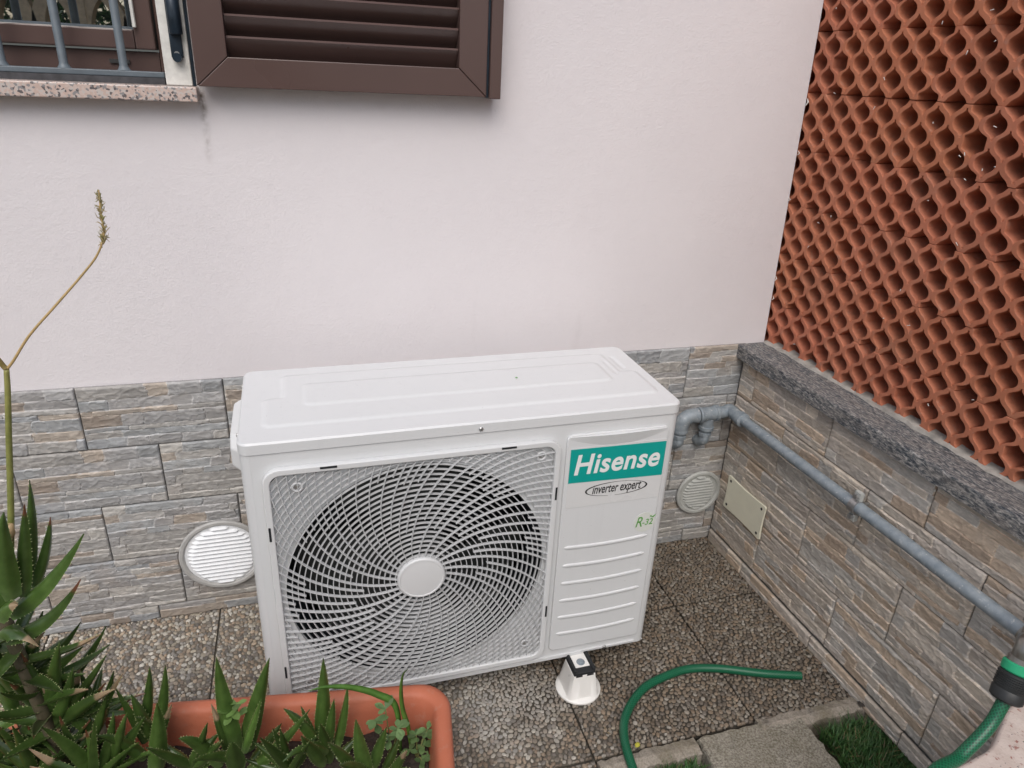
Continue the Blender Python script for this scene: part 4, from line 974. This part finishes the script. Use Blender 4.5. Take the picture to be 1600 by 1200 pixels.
def leaf_mesh(B, Tp, width, bow=Vector((0, 0, 0)), side=None, tone=1.0, tip='green', teeth=True, thick=.30, warm=0.0):
    """fleshy toothed leaf from B to Tp; bow shifts the middle of its spine"""
    B, Tp = Vector(B), Vector(Tp); L = (Tp-B).length; n = 22; m = MB(); ctrl = (B+Tp)/2+Vector(bow)*2
    prev = None; ns = 9; rndl = random.uniform(.85, 1.15)
    for i in range(n+1):
        t = i/n; p = B*(1-t)**2+ctrl*2*t*(1-t)+Tp*t*t; tg = ((ctrl-B)*(1-t)+(Tp-ctrl)*t).normalized()
        s = Vector(side) if side is not None else Vector((1, 0, 0))
        s = (s-tg*s.dot(tg)).normalized(); nn = tg.cross(s)
        w = width*.46*max(0, 1-t**2.1)**.9*(.80+.20*min(1, t*4)); w = max(w, .0006); th = w*thick*1.1+.0006
        base = np.array((.064, .120, .027))*tone*rndl; base = base*(1-.25*t)+np.array((.045, .085, .015))*warm
        if t < .18: base = base*(t/.18)+np.array((.11, .17, .06))*(1-t/.18)*tone
        if tip == 'brown' and t > .88: base = np.array((.13, .055, .03))
        if tip == 'dry' and t > .72: base = np.array((.30, .22, .14))
        for q in range(ns):                            # upper side, slightly channelled
            x = -1+2*q/(ns-1); m.v.append(tuple(p+s*(x*w)+nn*(th*.9*(x*x)-th*.25*math.cos(x*1.5)))); m.c.append(tuple(base*(1.0+.25*abs(x)**4)))
        for q in range(ns-2, 0, -1):
            x = -1+2*q/(ns-1); m.v.append(tuple(p+s*(x*w)-nn*(th*(1-x*x)*1.25-th*.9*x*x))); m.c.append(tuple(base*.95))
    K = 2*ns-2
    m.f = [(i*K+q, i*K+(q+1) % K, (i+1)*K+(q+1) % K, (i+1)*K+q) for i in range(n) for q in range(K)]+[tuple(range(K-1, -1, -1)), tuple(n*K+q for q in range(K))]
    if teeth:
        cnt = max(6, int(L/.0085))
        for sg in (0, ns-1):
            for a in range(cnt):
                t = .06+.9*(a+random.uniform(.2,.8))/cnt; i = min(int(t*n), n-1); f = t*n-i
                P = Vector(m.v[i*K+sg]).lerp(Vector(m.v[(i+1)*K+sg]), f); Q = Vector(m.v[i*K+ns//2]).lerp(Vector(m.v[(i+1)*K+ns//2]), f)
                tg = (Vector(m.v[(i+1)*K+sg])-Vector(m.v[i*K+sg])).normalized(); o_ = (P-Q).normalized(); h = random.uniform(.0016,.0026)*min(1, width/.03+.3)
                up = tg.cross(o_).normalized()*.0005
                m.add([P-tg*.0014-o_*.0006, P+tg*.0014-o_*.0006, P+o_*h+tg*h*.5, P+up-o_*.0003], [(0,1,2), (0,3,2), (1,2,3)], (.36, .40, .20))
    return m
def hdir(a): return Vector((math.cos(R_(a)), math.sin(R_(a)), 0))
def aloe(label, ctr, leaves, stem=None):
    """ctr: base of the plant; leaves: (base point, tip point, width, bow, facing, tone, tip)"""
    r = empty('aloe_plant', ctr); tag(r, label, 'aloe', 'aloe plants in the trough')
    for (B, T, w, bow, face, tone, tip) in leaves:
        o = leaf_mesh(B, T, w, bow, hdir(face), tone, tip).obj('leaf', MAT['leaf'], color=True); o.parent = r; o.matrix_parent_inverse = Matrix.Translation(-r.location); smooth_by_angle(o, 60)
    if stem:
        o = MB().tube(catmull(stem, 5), .010, 12, col=(.10, .085, .055)).obj('stem', MAT['stalk'], color=True, smooth=True); o.parent = r; o.matrix_parent_inverse = Matrix.Translation(-r.location)
    return r
Z = Vector((0, 0, 1))
def lf(bx, by, tx, ty, w, face, yb, dy=0.0, bow=(0, 0, 0), tone=1.0, tip='green', deep=True):
    """leaf between two places seen in the photograph, at depth yb (base) and yb + dy (tip)"""
    B = aty(bx, by, yb); T = aty(tx, ty, yb+dy)
    return (B, T, w, Vector(bow), face, tone, tip)
# tall aloe at the left with the flower stalk
y1 = -.60
top = [lf(42, 915, 46, 750, .021, 10, y1+.02, .02, (.004,0,0), .9), lf(34, 930, 38, 788, .027, -15, y1, .0, (0,0,0), 1.0, 'brown'),
       lf(57, 915, 79, 808, .020, 35, y1+.02, .02, (.004,0,0), .85, 'brown'), lf(18, 955, 131, 834, .038, -50, y1, -.01, (-.004,0,-.018), 1.15),
       lf(8, 995, 126, 905, .034, -55, y1-.01, -.02, (0,0,-.022), .8, 'brown'), lf(15, 935, 6, 800, .040, 5, y1-.02, -.01, (-.006,0,0), 1.05), lf(20, 930, -22, 825, .036, 20, y1-.01, .0, (-.004,0,0), .9),
       lf(0, 965, 28, 945, .030, -60, y1-.03, -.02, (0,0,.006), 1.2, 'dry'), lf(10, 960, -40, 900, .034, -20, y1-.02, -.01, (0,0,0), .9), lf(25, 960, 70, 900, .026, 60, y1+.03, .05, (0,0,0), .7),
       lf(5, 990, 60, 1010, .030, -60, y1-.02, -.03, (0,0,.012), .8, 'dry'), lf(0, 1000, -30, 1040, .034, -30, y1-.02, -.04, (0,0,.01), .8)]
A1 = aty(14, 985, y1); stemp = [Vector((A1.x+.02, A1.y+.0, .17)), Vector((A1.x+.012, A1.y, .30)), A1, A1+Z*.05]
for i in range(26):                                    # older leaves clothing the stem
    t = (i+.5)/26; b0 = stemp[0].lerp(A1, .12+.85*t); az_ = i*137.5+random.uniform(-20, 20); l = random.uniform(.085, .15)
    d0 = hdir(az_); el_ = random.uniform(.15, .85); T0 = b0+d0*l*math.cos(el_)+Z*l*math.sin(el_)
    top.append((b0, T0, random.uniform(.022, .030), Vector((0, 0, random.uniform(-.016, .006))), az_+90, random.uniform(.5, 1.0), random.choice(('green', 'green', 'brown', 'dry'))))
a1 = aloe('tall aloe rosette at the left edge carrying the long flower stalk', Vector((A1.x+.02, A1.y, .17)), top, stemp)
fs = [aty(16, 900, y1+.005), aty(17, 800, y1+.005), aty(14, 690, y1+.005), aty(12, 610, y1+.005), aty(10, 577, y1+.005)]
br2 = [aty(10, 578, y1+.005), aty(22, 562, y1+.005), aty(46, 524, y1+.005), aty(88, 476, y1+.007), aty(128, 430, y1+.01), aty(152, 398, y1+.01), aty(162, 366, y1+.012), aty(158, 335, y1+.012), aty(154, 297, y1+.012)]
br1 = [aty(10, 577, y1+.005), aty(2, 568, y1+.005), aty(-20, 540, y1+.0), aty(-60, 480, y1)]
def under(o, r): o.parent = r; o.matrix_parent_inverse = Matrix.Translation(-r.location); return o
m = MB(); pth = catmull(fs, 6); m.tube(pth, [.0046-.0014*i/len(pth) for i in range(len(pth))], 10); m.c = [tuple(np.array((.19, .22, .06))*(1-t)+np.array((.26, .25, .08))*t) for t in [i/len(m.v) for i in range(len(m.v))]]
sk = under(m.obj('flower_stalk', MAT['stalk'], color=True, smooth=True), a1)
m = MB(); pth = catmull(br2, 6); m.tube(pth, [.0019-.0009*i/len(pth) for i in range(len(pth))], 8, col=(.44, .31, .14)); 
m_b = MB(); pb = catmull(br1, 5); m_b.tube(pb, [.0034]*len(pb), 8, col=(.30, .22, .08)); under(m_b.obj('stalk_branch', MAT['stalk'], color=True, smooth=True), a1)
m_c = MB().tube([aty(16, 845, y1+.0), aty(16.5, 832, y1-.002), aty(17, 818, y1)], [.003, .0062, .003], 8, col=(.42, .30, .16)); under(m_c.obj('dry_bract', MAT['stalk'], color=True, smooth=True), a1); under(m.obj('stalk_branch', MAT['stalk'], color=True, smooth=True), a1)
m = MB()
for i in range(110):                                   # dried flower stumps on the spike
    t = random.random()**.8; p = pth[int((.69+.30*t)*(len(pth)-1))]; a = random.uniform(0, 6.28); l = random.uniform(.004, .011)*(1.1-.4*t)
    d1 = Vector((math.cos(a), math.sin(a)*.8, random.uniform(-.2, .7))); p2 = p+d1*l*.6; p3 = p2+Vector((d1.x*.3, d1.y*.3, random.uniform(-.5, 1)))*l*.7
    p = p+Vector((0, 0, random.uniform(-.006, .006))); m.tube([p, p2, p3], [.0008, .0005, .0002], 5, col=random.choice([(.30,.26,.12),(.40,.31,.17),(.26,.24,.09)]))
sf = under(m.obj('dried_flower_spike', MAT['stalk'], color=True), a1); tag(sf, kind='stuff')

ys = -.70
def plant(label, bx, by, yb, rows):
    g0 = atz(bx, by, .205); yb = min(g0.y, -.600+(-.962-g0.x)*.1486-.085)      # rooted in the soil of the trough
    L = [lf(*r_[:6], yb+r_[6]*.8, r_[7], r_[8], r_[9], r_[10] if len(r_) > 10 else 'green') for r_ in rows]
    c = aty(bx, by, yb); 
    return aloe(label, Vector((c.x, c.y, .172)), L, [Vector((c.x, c.y, .165)), Vector((c.x, c.y, max(.18, c.z-.02)))] if c.z > .225 else None)
#         base       tip        width face dy0  dyT   bow        tone
plant('aloe with dark arching leaves low at the left edge of the trough', 40, 1085, -.86, [
    (60,1100,166,978,.030,-40,.02,.03,(0,0,-.016),.8), (42,1052,126,972,.024,-35,.01,.02,(0,0,-.010),.7), (-5,1135,101,1053,.024,-60,.0,-.02,(0,0,-.010),1.4),
    (30,1090,62,1000,.026,0,.0,.03,(0,0,0),.6), (20,1085,-10,1010,.030,-10,.0,.0,(0,0,0),.7), (45,1110,88,1035,.020,-30,.0,.0,(.004,0,0),.75),
    (30,1120,-5,1060,.030,20,.0,-.02,(0,0,.0),1.0), (50,1140,120,1110,.022,-60,.0,-.03,(0,0,.008),1.1), (35,1140,90,1180,.026,-50,-.01,-.05,(0,0,.012),.9),(20,1140,-20,1170,.03,-20,-.01,-.05,(0,0,.01),.8)])
plant('aloe with narrow leaves in front of the trough rim below the wall tiles', 150, 1120, -.80, [
    (146,1090,160,1043,.014,10,.03,.03,(0,0,0),.8), (150,1120,125,1050,.022,0,.0,.02,(0,0,0),.6), (150,1130,192,1052,.020,-40,.0,.0,(-.004,0,0),.7,'dry'), (158,1130,178,1048,.018,10,.01,.02,(0,0,0),.8),
    (150,1150,80,1100,.024,30,.0,.0,(0,0,.008),.9), (160,1150,120,1180,.022,-40,-.01,-.04,(0,0,.012),1.0), (150,1150,168,1085,.020,15,-.01,.0,(0,0,0),.8)])
plant('aloe with two upright spears and one bright broad leaf left of the trough middle', 240, 1160, -.80, [
    (226,1135,234,1041,.020,10,.02,.02,(.002,0,0),.9), (246,1140,258,1039,.022,-10,.02,.02,(.003,0,0),.95), (243,1205,245,1098,.034,0,-.03,-.03,(.003,0,0),1.3), (178,1205,199,1113,.024,20,-.03,-.03,(-.003,0,0),1.1),
    (235,1150,205,1085,.024,20,.0,.01,(0,0,0),.8), (248,1160,212,1120,.024,30,.0,-.02,(0,0,.008),.9), (225,1160,180,1075,.022,-20,.01,.01,(0,0,0),.7), (240,1170,268,1100,.020,-30,.0,.0,(0,0,0),.75,'dry'), (225,1185,150,1150,.024,30,-.02,-.04,(0,0,.012),.9)])
plant('aloe with two crossing tall leaves in the middle of the trough', 385, 1180, -.79, [
    (368,1170,338,1027,.036,0,.0,.02,(-.003,0,0),1.1), (385,1172,421,1028,.036,-5,.01,.01,(-.002,0,0),1.0), (380,1175,408,1092,.018,-40,-.02,-.01,(0,0,0),1.6), (388,1205,484,1108,.024,-45,-.03,-.02,(.002,0,-.008),1.35),
    (345,1195,279,1154,.026,40,-.02,-.03,(0,0,.016),.95), (370,1205,362,1160,.036,0,-.05,-.04,(0,0,0),1.0), (360,1180,330,1100,.020,10,.0,.01,(0,0,0),.7,'dry'), (395,1190,440,1130,.024,-30,.0,.02,(0,0,0),.7), (370,1190,300,1190,.024,30,-.04,-.06,(0,0,.01),1.0)])
plant('aloe fanning out just left of the weeds with one leaf reaching over the rim', 510, 1180, -.79, [
    (502,1160,505,1028,.031,0,.02,.03,(.002,0,0),1.0), (512,1165,522,1092,.020,-10,.0,.01,(0,0,0),1.0), (524,1170,543,1070,.020,-30,.01,.02,(.003,0,0),1.1), (500,1165,443,1107,.022,40,.0,.01,(0,0,.010),.85), (510,1175,442,1190,.024,40,-.02,-.05,(0,0,.018),.9),
    (490,1150,470,1103,.014,20,.02,.02,(0,0,0),.9), (515,1190,500,1130,.026,10,-.01,-.01,(0,0,0),.8), (525,1185,560,1150,.022,-40,.0,.02,(0,0,.0),.7), (505,1195,470,1150,.026,25,-.03,-.03,(0,0,.0),.9)])
plant('aloe with a short bright spear at the front right of the trough', 585, 1205, -.79, [
    (574,1215,556,1124,.030,0,-.02,-.02,(-.002,0,0),1.3), (580,1200,604,1136,.024,-35,.0,.01,(0,0,0),1.0), (600,1205,625,1150,.020,-40,.0,.02,(0,0,0),.7), (612,1210,636,1172,.018,-30,-.03,-.03,(0,0,0),1.0,'dry'), (560,1210,512,1160,.022,35,-.02,-.02,(0,0,.006),.9), (575,1215,530,1195,.024,35,-.04,-.05,(0,0,.008),1.0), (590,1220,650,1205,.022,-45,-.03,-.03,(0,0,.008),1.0)])
for (bx, by, yb, t, n_) in ((95, 1130, -.79, 'crowded dark aloe behind the arching leaves at the left end of the trough', 15), (60, 1215, -.93, 'broad-leaved aloe nearest the viewer at the lower left corner', 13), (150, 1225, -.88, 'leaning aloe nearest the viewer left of the bright broad leaf', 11), (20, 1075, -.77, 'dark aloe half hidden behind the tall rosette', 11)):
    rows = []
    for i in range(n_):
        a = math.pi*(i+random.uniform(.1, .9))/n_; l = random.uniform(70, 125)
        rows.append((bx+random.uniform(-10, 10), by, bx+l*math.cos(a), by-12-l*.95*math.sin(a), random.uniform(.024, .034), random.uniform(-50, 50), random.uniform(-.02, .02), random.uniform(-.05, .04), (random.uniform(-.006, .006), 0, random.uniform(-.012, .012)), random.uniform(.55, 1.25), random.choice(('green', 'green', 'green', 'brown', 'dry'))))
    plant(t, bx, by, yb, rows)
# low fill of small aloe offsets
for (bx, by, yb, t) in ((100, 1190, -.88, 'small aloe offset at the lower left corner below the dark arching leaves'), (300, 1200, -.80, 'small aloe offset between the bright broad leaf and the crossing leaves'), (455, 1205, -.78, 'small aloe offset half hidden between the two middle aloes'), (-10, 1200, -.9, 'small aloe offset cut by the lower left corner of the view')):
    rows = []
    for i in range(8):
        a = random.uniform(0, 6.28); rows.append((bx, by, bx+75*math.cos(a), by-18-48*abs(math.sin(a))*random.uniform(.6, 1.2), .021, random.uniform(-50, 50), 0, random.uniform(-.05, .05), (0, 0, random.uniform(-.004, .01)), random.uniform(.6, 1.0)))
    plant(t, bx, by, yb, rows)

# weeds among the aloes
def blade(label, pts, w, col):
    r = empty('grass_weed', Vector((pts[0].x, pts[0].y, .172))); tag(r, label, 'weed')
    P = catmull(pts, 8); m = MB(); k = len(P)
    for i, p in enumerate(P):
        t = i/(k-1); tg = (P[min(i+1, k-1)]-P[max(i-1, 0)]).normalized(); s = tg.cross(Vector((.3, -.8, .5))).normalized(); u = s.cross(tg); ww = w*(1-t**2.2)*(.5+.5*min(1, t*3))*.5+.0003
        m.v += [tuple(p-s*ww+u*ww*.35), tuple(p), tuple(p+s*ww+u*ww*.35), tuple(p-u*.0004)]; m.c += [tuple(np.array(col)*(1.1-.3*t))]*4
        if i: m.f += [((i-1)*4+q, (i-1)*4+(q+1) % 4, i*4+(q+1) % 4, i*4+q) for q in range(4)]
    under(m.obj('blade', MAT['weed'], color=True, smooth=True), r)
yw = -.672
blade('long grass blade arching left across the trough rim', [Vector((aty(625, 1150, yw).x, yw, .172)), aty(618, 1105, yw), aty(590, 1085, yw), aty(550, 1074, yw-.005), aty(510, 1073, yw-.012), aty(480, 1080, yw-.02)], .013, (.085, .20, .035))
blade('upright grass blade with a hooked tip in the right of the trough', [Vector((aty(642, 1160, yw).x, yw, .172)), aty(637, 1135, yw), aty(629, 1110, yw), aty(626, 1080, yw), aty(629, 1055, yw-.004), aty(638, 1044, yw-.012)], .010, (.10, .22, .035))
def weed(label, c0, stems, size, col):
    r = empty('leafy_weed', c0); tag(r, label, 'weed')
    st_ = MB()
    for tip in stems:
        mid = c0.lerp(tip, .5)+Vector((0, 0, .008)); st_.tube(catmull([c0, mid, tip], 4), .0012, 6, col=(.16, .17, .06))
        for k in range(random.randint(5, 7)):
            a = random.uniform(0, 6.28); L = size*random.uniform(.7, 1.25); d1 = Vector((math.cos(a), math.sin(a), random.uniform(-.1, .5))).normalized(); s = d1.cross(Z).normalized(); nn = s.cross(d1); m = MB(); n = 9
            b = tip.lerp(mid, random.uniform(0, .5) if k > 3 else 0); cc = tuple(np.array(col)*random.uniform(.75, 1.3))
            for i in range(n+1):
                t = i/n; w = L*.30*max(0, math.sin(math.pi*(.04+.94*t**1.35)))**.8; p = b+d1*(L*t)+nn*(-.10*L*t*t); m.v += [tuple(p-s*w+nn*w*.15), tuple(p-nn*.0003), tuple(p+s*w+nn*w*.15)]; m.c += [cc]*3
                if i: m.f += [((i-1)*3, (i-1)*3+1, i*3+1, i*3), ((i-1)*3+1, (i-1)*3+2, i*3+2, i*3+1)]
            under(m.obj('leaf', MAT['weed'], color=True, smooth=True), r)
    under(st_.obj('stems', MAT['stalk'], color=True, smooth=True), r)
yq = -.685
c = aty(612, 1165, yq); weed('leafy weed with rounded grey-green leaves beside the grass blade', Vector((c.x, c.y, .174)), [aty(602, 1108, yq), aty(585, 1125, yq), aty(622, 1138, yq-.01), aty(608, 1150, yq-.02)], .021, (.115, .19, .075))
c = aty(652, 1185, yq-.01); weed('low leafy weed in the right corner of the trough', Vector((c.x, c.y, .174)), [aty(650, 1148, yq), aty(662, 1165, yq), aty(640, 1172, yq-.01), aty(660, 1190, yq-.02), aty(668, 1140, yq+.02)], .017, (.095, .165, .06))
c = aty(368, 1125, -.63); weed('small round-leaved weed by the back rim of the trough', Vector((c.x, c.y, .172)), [aty(370, 1100, -.63), aty(362, 1110, -.63)], .022, (.11, .19, .05))
tag(st, st['label'])

# scattered bits on the paving
def chip(name, label, cat, p, r, mat, col=None):
    m = MB(); n = 7; m.v = [(r*random.uniform(.6, 1.2)*math.cos(6.283*q/n), r*.6*random.uniform(.7, 1.2)*math.sin(6.283*q/n), 0) for q in range(n)]+[(r*.3, 0, r*.35)]
    m.f = [(q, (q+1) % n, n) for q in range(n)]+[tuple(range(n-1, -1, -1))]; m.c = [col or (1,1,1)]*(n+1); o = m.obj(name, mat, None, p, (0, 0, random.uniform(0, 6)), color=True); tag(o, label, cat)
chip('plaster_crumb', 'white plaster crumb at the foot of the corner below the grey vent', 'crumb', atz(1093, 834, .004), .006, MAT['chip'])
chip('plaster_crumb', 'white curled plaster crumb on the paving right of the grey vent', 'crumb', atz(1116, 847, .004), .007, MAT['chip'])
chip('yellow_leaf', 'tiny yellow leaf beside the hose on the kerb', 'leaf', atz(996, 1163, .006), .009, MAT['weed'], (.45, .42, .05))
chip('dead_leaf', 'dark dead leaf lying where kerb meets the turf', 'leaf', atz(1345, 1100, .014), .012, MAT['weed'], (.03, .025, .02))

m = MB()
for i in range(150):
    if i < 100: x, y = random.uniform(-.9, .0), random.uniform(-.64, -.03)
    else: x, y = random.uniform(-.03, .0)+.005, random.uniform(-.62, -.02)
    a = random.uniform(0, 6.28); l = random.uniform(.002, .007); w = l*random.uniform(.15, .5); z = random.uniform(.0028, .0042); ca, sa = math.cos(a), math.sin(a)
    m.add([(x+l*ca, y+l*sa, z), (x-w*sa, y+w*ca, z+.0015), (x-l*ca, y-l*sa, z), (x+w*sa, y-w*ca, z+.0012)], [(0,1,2,3)], random.choice([(.10,.06,.03),(.06,.045,.03),(.16,.12,.07),(.30,.27,.22)]))
tag(m.obj('leaf_litter', MAT['weed'], color=True), 'tiny dry plant crumbs scattered over the pebble paving', 'litter', kind='stuff')

# ------------------------------------------------------------------ garden behind the viewer, seen only in the window pane
hd = MB(); 
for i in range(42000):
    p = Vector((random.uniform(-5.2, -.8), random.gauss(-5.3, .3), random.uniform(.0, 3.1))); a = Vector((random.gauss(0,1), random.gauss(0,1), random.gauss(0,1))).normalized(); b2 = a.orthogonal().normalized(); s_ = random.uniform(.02, .05)
    hd.add([p, p+a*s_+b2*s_*.5, p+a*s_*2, p+a*s_-b2*s_*.5], [(0,1,2,3)], tuple(np.array((.05, .13, .03))*random.uniform(.4, 2.4)))
tag(link('hedge', hd.mesh('hedge', True), MAT['weed']), 'tall leafy garden hedge mirrored in the window pane', 'hedge', kind='stuff')
bl = empty('garden_balustrade', (-3, -4.1, 0)); tag(bl, 'tan balustrade of interlaced arches mirrored in the window pane', 'balustrade')
for i in range(15):
    x = -4.9+.27*i; m = MB(); pts = [(x+.25*math.cos(t), 1.40+.30*math.sin(t)) for t in np.linspace(0, math.pi, 24)]; m.strip(pts, .075, -.06, .06); m.obj('arch', MAT['tan'], bl, (3, 0, 0))
MB().box((-5.2, -4.2, 0), (-.8, -4.0, 1.405)).obj('parapet', MAT['tan'], bl, (3, 4.1, 0))
MB().box((-5.2, -4.18, 1.70), (-.8, -4.02, 1.80)).obj('handrail', MAT['tan'], bl, (3, 4.1, 0))
for i in range(4):
    x = -4.63+1.08*i; MB().box((x-.04, -.07, 1.4052), (x+.04, .07, 1.6998)).obj('post', MAT['tan'], bl, (3, 0, 0))
